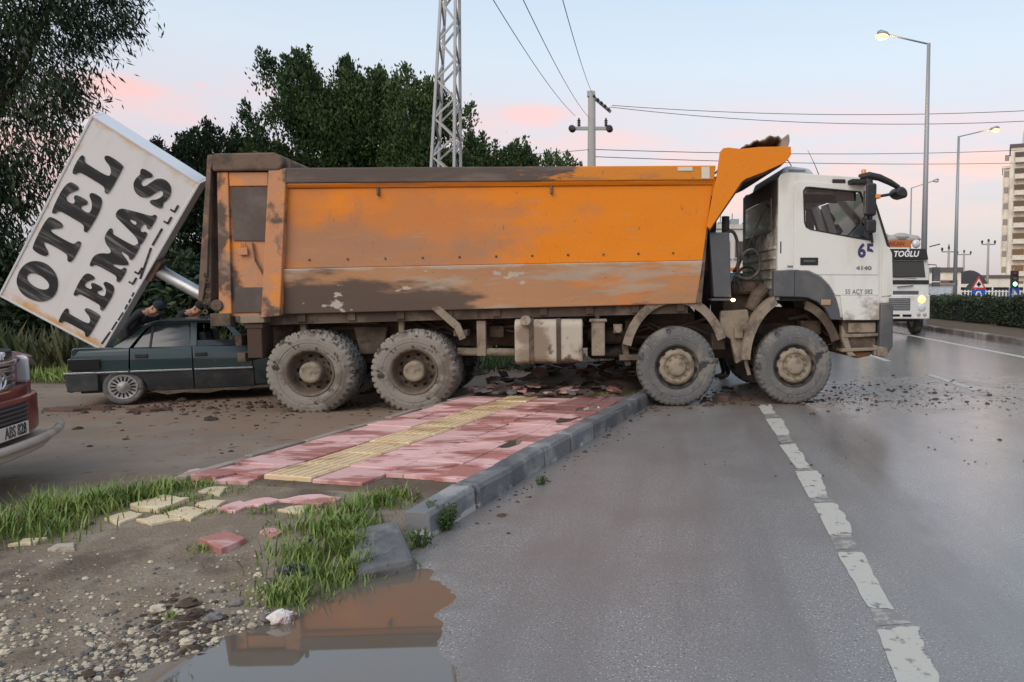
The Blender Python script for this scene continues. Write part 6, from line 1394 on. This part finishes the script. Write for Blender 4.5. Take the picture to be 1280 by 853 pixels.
wire('lower overhead wire crossing the road from the crossarm', pxd(762, 134, 35.2), pxd(1420, 142, 34), .62, .015)
wire('low cable running over the truck bed from the trees to the utility pole', pxd(340, 206, 23), pxd(739, 187, 35), .12, .013)
wire('low cable from the utility pole crossing behind the cab', pxd(740, 187, 35), pxd(1420, 178, 60), .5, .018)
wire('lowest distant cable right of the cab', pxd(740, 196, 35), pxd(1420, 198, 60), .4, .018)

# ------------------------------------------------------------------ oncoming white lorry
LO = thing('white_lorry', 'white oncoming lorry with black visor standing by the median', 'lorry', (7.66, 25.7, 0))
def Lp(name, mb, mt, bevel=.02, parent=None, smooth=False): return mb.build(name, M[mt] if isinstance(mt, str) else mt, parent or LO, smooth, bevel)
wp = M['white_clean'] = mat('white_clean', (.62, .63, .63), .4, coat=.2, layers=[dict(c=(.45, .43, .40), s=2, r=(.5, .7), amt=.6)])
hwid = 1.24
Lp('cab_body', MB().prism([(-hwid, .75), (hwid, .75), (hwid, 2.2), (hwid - .12, 3.0), (-hwid + .12, 3.0), (-hwid, 2.2)], .06, 2.2), wp, .06)
Lp('lower_front', MB().prism([(-hwid, .58), (hwid, .58), (hwid, 1.42), (-hwid, 1.42)], -.02, .10), wp, .04)
Lp('windscreen', MB().prism([(-1.08, 2.02), (1.08, 2.02), (1.0, 2.58), (-1.0, 2.58)], .02, .07), 'glass_dark', .02)
vz = Lp('sun_visor', MB().prism([(-1.12, 2.62), (1.12, 2.62), (1.04, 2.99), (-1.04, 2.99)], -.12, .05), 'black_plastic', .03)
text_mesh('visor_lettering', 'TOĞLU', .27, mat('white_letters', (.75, .76, .76), .5), vz, face_front(.33, -.135, 2.80), .004, .008, shear=.2, xscale=.95)
Lp('windscreen_band', MB().bx(-1.2, 1.2, .03, .055, 1.78, 1.92), 'black_plastic', .01)
Lp('grille', MB().bx(-.55, .55, -.04, .0, .88, 1.30).bx(-.85, .85, .02, .05, 1.42, 1.55), 'grey_plastic', .01)
for k in range(6): Lp('grille_bar', MB().bx(-.52, .52, -.055, -.04, .92 + k * .062, .94 + k * .062), 'galv', 0)
for s in (-1, 1):
    Lp('headlamp', MB().lathe([(0, -.06), (.10, -.055), (.14, -.03), (.15, .0)], 18, 'Y', (s * .95, 0, 1.25)), M['headlamp_on'], 0, smooth=True)
    Lp('headlamp', MB().lathe([(0, -.06), (.10, -.055), (.14, -.03), (.15, .0)], 18, 'Y', (s * .95, 0, .98)), 'lamp_glass', 0, smooth=True)
    for q in (.85, 1.06): Lp('fog_lamp', MB().lathe([(0, -.05), (.06, -.045), (.08, .0)], 14, 'Y', (s * q, 0, .74)), 'bar_tan', 0, smooth=True)
    Lp('mirror', MB().bx(s * 1.42 - .12, s * 1.42 + .12, -.1, .05, 1.88, 2.36).bx(s * 1.42 - .12, s * 1.42 + .12, -.1, .05, 1.70, 1.85).tube([(s * 1.1, .1, 2.46), (s * 1.42, -.02, 2.44), (s * 1.42, -.02, 2.3)], .02, 6), 'grey_plastic', .03)
    Lp('roof_lamp', MB().lathe([(0, -.06), (.12, -.05), (.15, .0), (.12, .1)], 16, 'Y', (s * .72, 0, 3.16)), 'lamp_glass', 0, smooth=True)
    e = part_empty('wheel', LO, (s * 1.06, 1.0, .52), (0, 0, 0))
    MB().lathe([(.29, -.14), (.45, -.155), (.51, -.12), (.525, 0), (.51, .12), (.45, .155), (.29, .14)], 36, 'X').build('tyre', M['dusty_black'], e, smooth=True)
    MB().lathe([(.29, -.12), (.2, -.06), (.1, -.10), (0, -.10), ], 24, 'X').build('rim', M['galv'], e, smooth=True)
    e = part_empty('wheel', LO, (s * 1.0, 5.2, .52), (0, 0, 0))
    MB().lathe([(.0, -.1), (.29, -.24), (.45, -.255), (.51, -.2), (.525, 0), (.51, .2), (.45, .255), (.29, .24), (0, .1)], 36, 'X').build('tyre', M['dusty_black'], e, smooth=True)
bb = Lp('name_board', MB().bx(-.92, .55, .02, .12, 3.04, 3.28), mat('board_orange', (.45, .13, .03), .5), .01)
text_mesh('board_lettering', 'AKAN', .20, mat('board_print', (.16, .05, .02), .6), bb, face_front(.05, .015, 3.16), .003, .006)
Lp('wiper', MB().beam((-.2, -.03, 2.02), (.75, -.03, 1.97), .02, .02).beam((.1, .0, 1.68), (.65, .0, 1.73), .03, .03), 'black_plastic', 0)
Lp('bumper_slots', MB().bx(-.62, -.3, -.035, -.015, .66, .74).bx(-.1, .2, -.035, -.015, .66, .74).bx(.3, .6, -.035, -.015, .66, .74), 'hole', 0)
Lp('number_plate', MB().bx(-.26, .26, -.04, -.02, .60, .66), 'plate_white', 0)
Lp('load_bed', MB().bx(-1.25, 1.25, 2.4, 9.5, 1.2, 2.9), 'grey_plastic', .03)
rg = random.Random(6)
for k in range(5):
    mb = MB(); mb.ell((0, 0, 0), (.34, .25, .14), 14, 8, .12, rg); mb.xf(lambda p, k=k: Vector((p.x - .7 + k * .36, p.y + .6, p.z + 3.36 + .07 * (k % 2)))); Lp('tarp_roll', mb, mat('sack', (.36, .35, .33), .8) if k == 0 else bpy.data.materials['sack'], 0, smooth=True)
Lp('chassis_rails', MB().bx(-.5, -.4, .3, 9.2, .7, .95).bx(.4, .5, .3, 9.2, .7, .95).bx(-1.0, 1.0, .95, 1.05, .45, .6), 'chassis', 0)

# ------------------------------------------------------------------ vehicle and house glimpsed behind the cab
VA = thing('white_van', 'white van with orange roof stripe glimpsed behind the truck cab', 'van', (1.55, 17.6, 0))
def V_(name, mb, mt, bevel=.02, parent=None, smooth=False): return mb.build(name, M[mt] if isinstance(mt, str) else mt, parent or VA, smooth, bevel)
V_('body', MB().prism([(0, .35), (0, 1.15), (.35, 1.30), (.85, 2.05), (4.2, 2.08), (4.3, .35)], -.95, .95, 'X').xf(lambda p: Vector((p.x, p.y, p.z))), wp, .06)
V_('windscreen', MB().prism([(.34, 1.30), (.36, 1.28), (.84, 1.98), (.82, 2.0)], -.80, .80, 'X').xf(lambda p: p + Vector((0, -.02, .01))), 'glass_dark', 0)
V_('roof_stripe', MB().bx(-.8, .8, .86, 1.05, 2.05, 2.14), mat('stripe', (.6, .16, .03), .4), .01)
V_('grille', MB().bx(-.5, .5, -.02, .01, .7, .95), 'black_plastic', .01)
V_('bumper', MB().bx(-.96, .96, -.06, .1, .35, .6), 'grey_plastic', .03)
for s in (-1, 1):
    V_('headlamp', MB().bx(s * .75 - .14, s * .75 + .14, -.02, .05, .75, .95), 'lamp_glass', .03)
    V_('mirror', MB().bx(s * 1.08 - .09, s * 1.08 + .09, .5, .62, 1.25, 1.5), 'black_plastic', .03)
    for y in (.75, 3.4): V_('wheel', MB().lathe([(0, -.1), (.2, -.1), (.3, -.1), (.33, 0), (.3, .1), (0, .1)], 26, 'X', (s * .85, y, .33)), 'dusty_black', 0, smooth=True)
def facade(name, label, cat, loc, rz, w, h, dp, wall, wins, roofm=None, ww=1.1, wh=1.3, balc=False, group=None, extra=None):
    """a building: walls, each window with its own frame and pane, flat roof with parapet; front faces local -y"""
    t = thing(name, label, cat, loc, rz, group)
    MB().bx(-w / 2, w / 2, 0, dp, 0, h).build('wall', wall, t)
    MB().bx(-w / 2 - .15, w / 2 + .15, -.15, dp + .15, h, h + .35).build('roof', roofm or wall, t)
    fm_ = MB().bx(-ww / 2 - .06, ww / 2 + .06, -.05, .02, -wh / 2 - .06, wh / 2 + .06).mesh('window', M['win_frame']); pm_ = MB().bx(-ww / 2, ww / 2, -.062, -.052, -wh / 2, wh / 2).mesh('pane', M['glass_dark']); sm_ = MB().bx(-ww / 2 - .15, ww / 2 + .15, -.18, .0, -wh / 2 - .16, -wh / 2 - .07).mesh('sill', M['concrete'])
    for x, z in wins:
        o = link('window', fm_, t, loc=(x, 0, z)); link('pane', pm_, o); link('sill', sm_, o)
    return t
M['win_frame'] = mat('win_frame', (.30, .28, .26), .6)
M['cream_wall'] = mat('cream_wall', (.78, .73, .64), .85, layers=[dict(c=(.62, .56, .48), s=.4, r=(.45, .65)), dict(c=(.50, .45, .38), s=.9, r=(.55, .75), st=(1, 1, .3), amt=.6)])
M['white_wall'] = mat('white_wall', (.55, .53, .50), .85, layers=[dict(c=(.40, .37, .34), s=.5, r=(.5, .7))])
M['roof_dark'] = mat('roof_dark', (.12, .11, .11), .8)
hb_ = facade('house', 'pale flat-roofed house seen between the bed and the cab', 'house', (5.2, 62, 0), R(4), 9, 6.6, 8, M['white_wall'], [(x, z) for x in (-3.2, -1.2, .8, 2.8) for z in (1.8, 4.9)], M['white_wall'], 1.5, 1.3)
for k, x in enumerate((-3.4, -2.3, -1.2, -.2, .9, 2.2)): MB().bx(x, x + .7, 1, 2.0, 6.95, 7.25 + .25 * (k % 2)).tube([(x + .2, 1.5, 6.9), (x + .2, 1.5, 8.0)], .05, 5).build('solar_tank', M['galv'], hb_)

# ------------------------------------------------------------------ far right: tower block, low houses, heap, signs, signals, fence, poles
AB = thing('apartment_block', 'tall cream apartment block at the right edge', 'apartment block', (60.6, 128, 0), R(-24))
def A_(name, mb, mt, parent=None): return mb.build(name, M[mt] if isinstance(mt, str) else mt, parent or AB)
FH = 3.2; NF = 9
A_('wall', MB().bx(-4.0, -2.9, 0, 8, 0, 22.3), 'cream_wall')
A_('wall', MB().bx(-2.9, 16, -1.2, 8, 0, 25.6), 'cream_wall')
A_('roof', MB().bx(-4.2, -2.8, -.3, 8, 22.3, 22.7), 'cream_wall'); A_('roof', MB().bx(-3.1, 16, -1.5, 8, 25.6, 26.1), 'roof_dark')
A_('roof_room', MB().bx(-1.0, 4, 1, 9, 26.1, 28.8), 'cream_wall')
wme = MB().bx(-1.0, 1.0, -.08, .05, -.75, .75).mesh('window', M['win_frame']); pme = MB().bx(-.88, .88, -.10, -.081, -.65, .65).mesh('pane', M['glass_dark']); bme = MB().bx(-1.5, 1.5, -1.1, 0, -1.15, -1.0).bx(-1.5, 1.5, -1.1, -1.0, -1.0, -.35).mesh('balcony', M['cream_wall'])
hme = MB().bx(-1.4, 1.4, -1.3, 0, .95, 1.05).mesh('window_hood', M['roof_dark'])
for f in range(NF):
    z = 2.3 + f * 2.72
    for x, y in ((-1.3, -1.2), (2.9, -1.2), (7.2, -1.2)):
        o = link('window', wme, AB, loc=(x, y, z)); link('pane', pme, o); link('balcony', bme, AB, loc=(x + .6, y, z)); 
    o = link('window', MB().bx(-.35, .35, -.06, .05, -.5, .5).mesh('window', M['win_frame']) if f == 0 else w2, AB, loc=(-3.45, 0, z)); w2 = o.data
for x in (-3.95, -2.95): A_('pilaster', MB().bx(x - .1, x + .1, -.35, -.01, 0, 22.2), 'cream_wall')
h1 = facade('house', 'low cream house left of the far lamp post, beyond the hedge', 'house', (21.3, 60, 0), R(-20), 3.6, 3.0, 4, M['cream_wall'], [(.9, 1.7)], M['roof_dark'], 1.2, 1.2)
h2_ = facade('house', 'low pale house between the utility poles beyond the hedge', 'house', (36.8, 86, 0), R(-20), 4.4, 2.9, 4, M['cream_wall'], [(-1.1, 1.6), (1.1, 1.6)], M['roof_dark'], 1.3, 1.1)
bxo = thing('meter_box', 'grey metal cabinet behind the lorry mirror', 'cabinet', (14.2, 40, .1)); MB().bx(-.9, .9, 0, .8, 0, 1.75).build('cabinet_body', M['concrete'], bxo, bevel=.03); MB().bx(-.95, .95, -.05, .85, 1.75, 1.83).build('cabinet_roof', M['galv'], bxo); MB().bx(-.8, .8, -.03, -.005, .2, 1.6).build('cabinet_door', M['sign_side'], bxo, bevel=.01)
dm_ = MB(); dm_.ell((0, 0, 0), (1.95, 1.95, 3.4), 40, 16); dm_.v = [(x * (1 + .06 * math.sin(9 * math.atan2(y, x))), y, max(z, -.1)) for x, y, z in dm_.v]
tag(dm_.build('covered_heap', mat('heap', (.035, .035, .037), .8, bump=.5, bscale=3), smooth=True, loc=(27.9, 70, 0)), 'dark domed heap behind the warning sign', 'heap')
lowr = thing('shed', 'low dark shed behind the blue sign', 'shed', (29.0, 69, 0)); MB().bx(-3.5, 3.5, 0, 4, 0, 1.8).build('wall', M['roof_dark'], lowr); MB().bx(-3.8, 3.8, -.4, 4.4, 1.8, 2.1).build('roof', M['cream_wall'], lowr)
M['red_sign'] = mat('red_sign', (.50, .04, .04), .5); M['blue_sign'] = mat('blue_sign', (.02, .09, .42), .5); M['white_sign'] = mat('white_sign', (.75, .75, .73), .5)
TS_ = thing('traffic_sign', 'red triangle above a blue U-turn sign beyond the hedge', 'traffic sign', (22.2, 54, 0))
MB().tube([(0, .05, 0), (0, .05, 2.5)], .04, 8).build('post', M['galv'], TS_)
def tri(r, y, z): return MB().prism([(r * math.cos(R(a)), z + r * math.sin(R(a))) for a in (90, 210, 330)], y, y + .02)
tt = tri(.64, 0, 1.95).build('warning_triangle', M['red_sign'], TS_); tri(.42, -.012, 1.95).build('triangle_face', M['white_sign'], tt); MB().beam((0, -.02, 1.80), (0, -.02, 2.15), .02, .12).beam((-.15, -.02, 1.97), (.15, -.02, 1.97), .02, .14).build('triangle_symbol', M['hole'], tt)
bs = MB().bx(-.5, .5, 0, .02, .75, 1.60).build('blue_panel', M['blue_sign'], TS_)
MB().tube([(-.18, -.02, .85), (-.18, -.02, 1.25), (-.1, -.02, 1.42), (.1, -.02, 1.42), (.18, -.02, 1.25), (.18, -.02, .95)], .055, 6).build('u_turn_arrow', M['white_sign'], bs)
TL = thing('traffic_light', 'traffic light showing green at the right edge', 'traffic light', (25.7, 56, 0))
MB().tube([(0, .2, 0), (0, .2, 3.2)], .06, 8).build('post', M['galv'], TL); MB().bx(-.28, .28, -.1, .15, 1.75, 3.0).build('signal_box', M['black_plastic'], TL, bevel=.04)
for k, (z, mt) in enumerate(((2.75, mat('red_off', (.08, .01, .01), .3)), (2.38, mat('amber_off', (.08, .05, .01), .3)), (2.0, mat('green_on', (.1, .9, .4), .3, emit=(.15, 1, .5), estr=7)))): MB().ell((0, -.12, z), (.15, .06, .15), 14, 8).build('signal_lens', mt, TL, smooth=True)
PS = thing('crossing_sign', 'small blue crossing sign under the traffic light', 'traffic sign', (25.95, 56.5, 0)); MB().tube([(0, .05, 0), (0, .05, 1.9)], .035, 8).build('post', M['galv'], PS); q_ = MB().bx(-.38, .38, 0, .02, 1.0, 1.72).build('blue_panel', M['blue_sign'], PS); tri(.28, -.012, 1.32).build('white_triangle', M['white_sign'], q_)
RB = thing('red_sign_post', 'red and blue panel at the far right edge', 'sign', (27.2, 56, 0)); MB().bx(-.3, .5, 0, .1, 1.0, 2.1).build('red_panel', mat('red_panel', (.65, .05, .08), .5), RB); MB().bx(-.2, .5, -.02, .08, 2.1, 3.0).build('blue_panel', M['blue_sign'], RB); MB().tube([(.1, .15, 0), (.1, .15, 2.5)], .05, 8).build('post', M['galv'], RB)
FN = thing('white_fence', 'white railing beyond the hedge at the right', 'fence', (26.0, 58.5, 0))
for k in range(30): MB().bx(-3.6 + k * .27, -3.5 + k * .27, 0, .05, 0, 1.55 if k % 5 else 1.85).build('picket', M['white_sign'], FN)
for z in (.7, 1.4): MB().bx(-3.6, 4.4, -.02, .0, z, z + .08).build('rail', M['white_sign'], FN)
for k, (px, top, d, aw, lb) in enumerate(((1233, 303, 82, 1.0, 'wooden power pole with three insulators right of the far lamp post'), (1203, 316, 95, 1.2, 'distant power pole just right of the far lamp post'), (1184, 312, 78, 1.0, 'power pole with a solar panel left of the far lamp post'))):
    t = thing('power_pole', lb, 'power pole', ((px - CXP) / FPX * d, d, 0), 0, 'distant power poles'); hh = EYE + (HORIZON - top) / FPX * d
    MB().tube([(0, 0, 0), (0, 0, hh)], [.17, .12], 8).build('pole', M['concrete'], t, smooth=True); MB().bx(-.75 * aw, .75 * aw, -.06, .06, hh - .35, hh - .22).build('crossarm', M['galv'], t)
    for x in (-.7 * aw, 0, .7 * aw): MB().ell((x, 0, hh - .02 + (.15 if x == 0 else 0)), (.13, .13, .2), 8, 6).build('insulator', M['dusty_black'], t)
    if k == 2: MB().bx(-.5, .6, -.1, .1, hh + .5, hh + .62, Matrix.Rotation(R(-14), 4, 'Y')).tube([(0, 0, hh), (0, 0, hh + .5)], .06, 6).build('panel', M['glass_dark'], t)
# distant tree line and low buildings along the horizon
g_ = np.random.default_rng(9)
for k, (x0, x1, d, hh, lb) in enumerate(((-260, -20, 240, 9, 'hazy row of trees far behind the yard'), (8, 60, 230, 4.5, 'low line of trees on the far horizon right of the truck'), (60, 200, 210, 5.5, 'low line of trees on the horizon behind the apartment block'))):
    n = 5000; P_ = np.stack([g_.uniform(x0, x1, n), d + g_.normal(0, 4, n), np.zeros(n)], 1); top_ = np.array([hh * (.75 + .45 * fnoise(p[0], 0, .09, k)) for p in P_]); P_[:, 2] = g_.uniform(0, 1, n) * top_
    tag(link('distant_trees', leaves_mesh('distant_trees', P_, g_.normal(size=(n, 3)), g_.uniform(1.2, 2.4, n), g_.uniform(.5, .9, n), M['leaf_dark'])), lb, 'trees', kind='stuff')
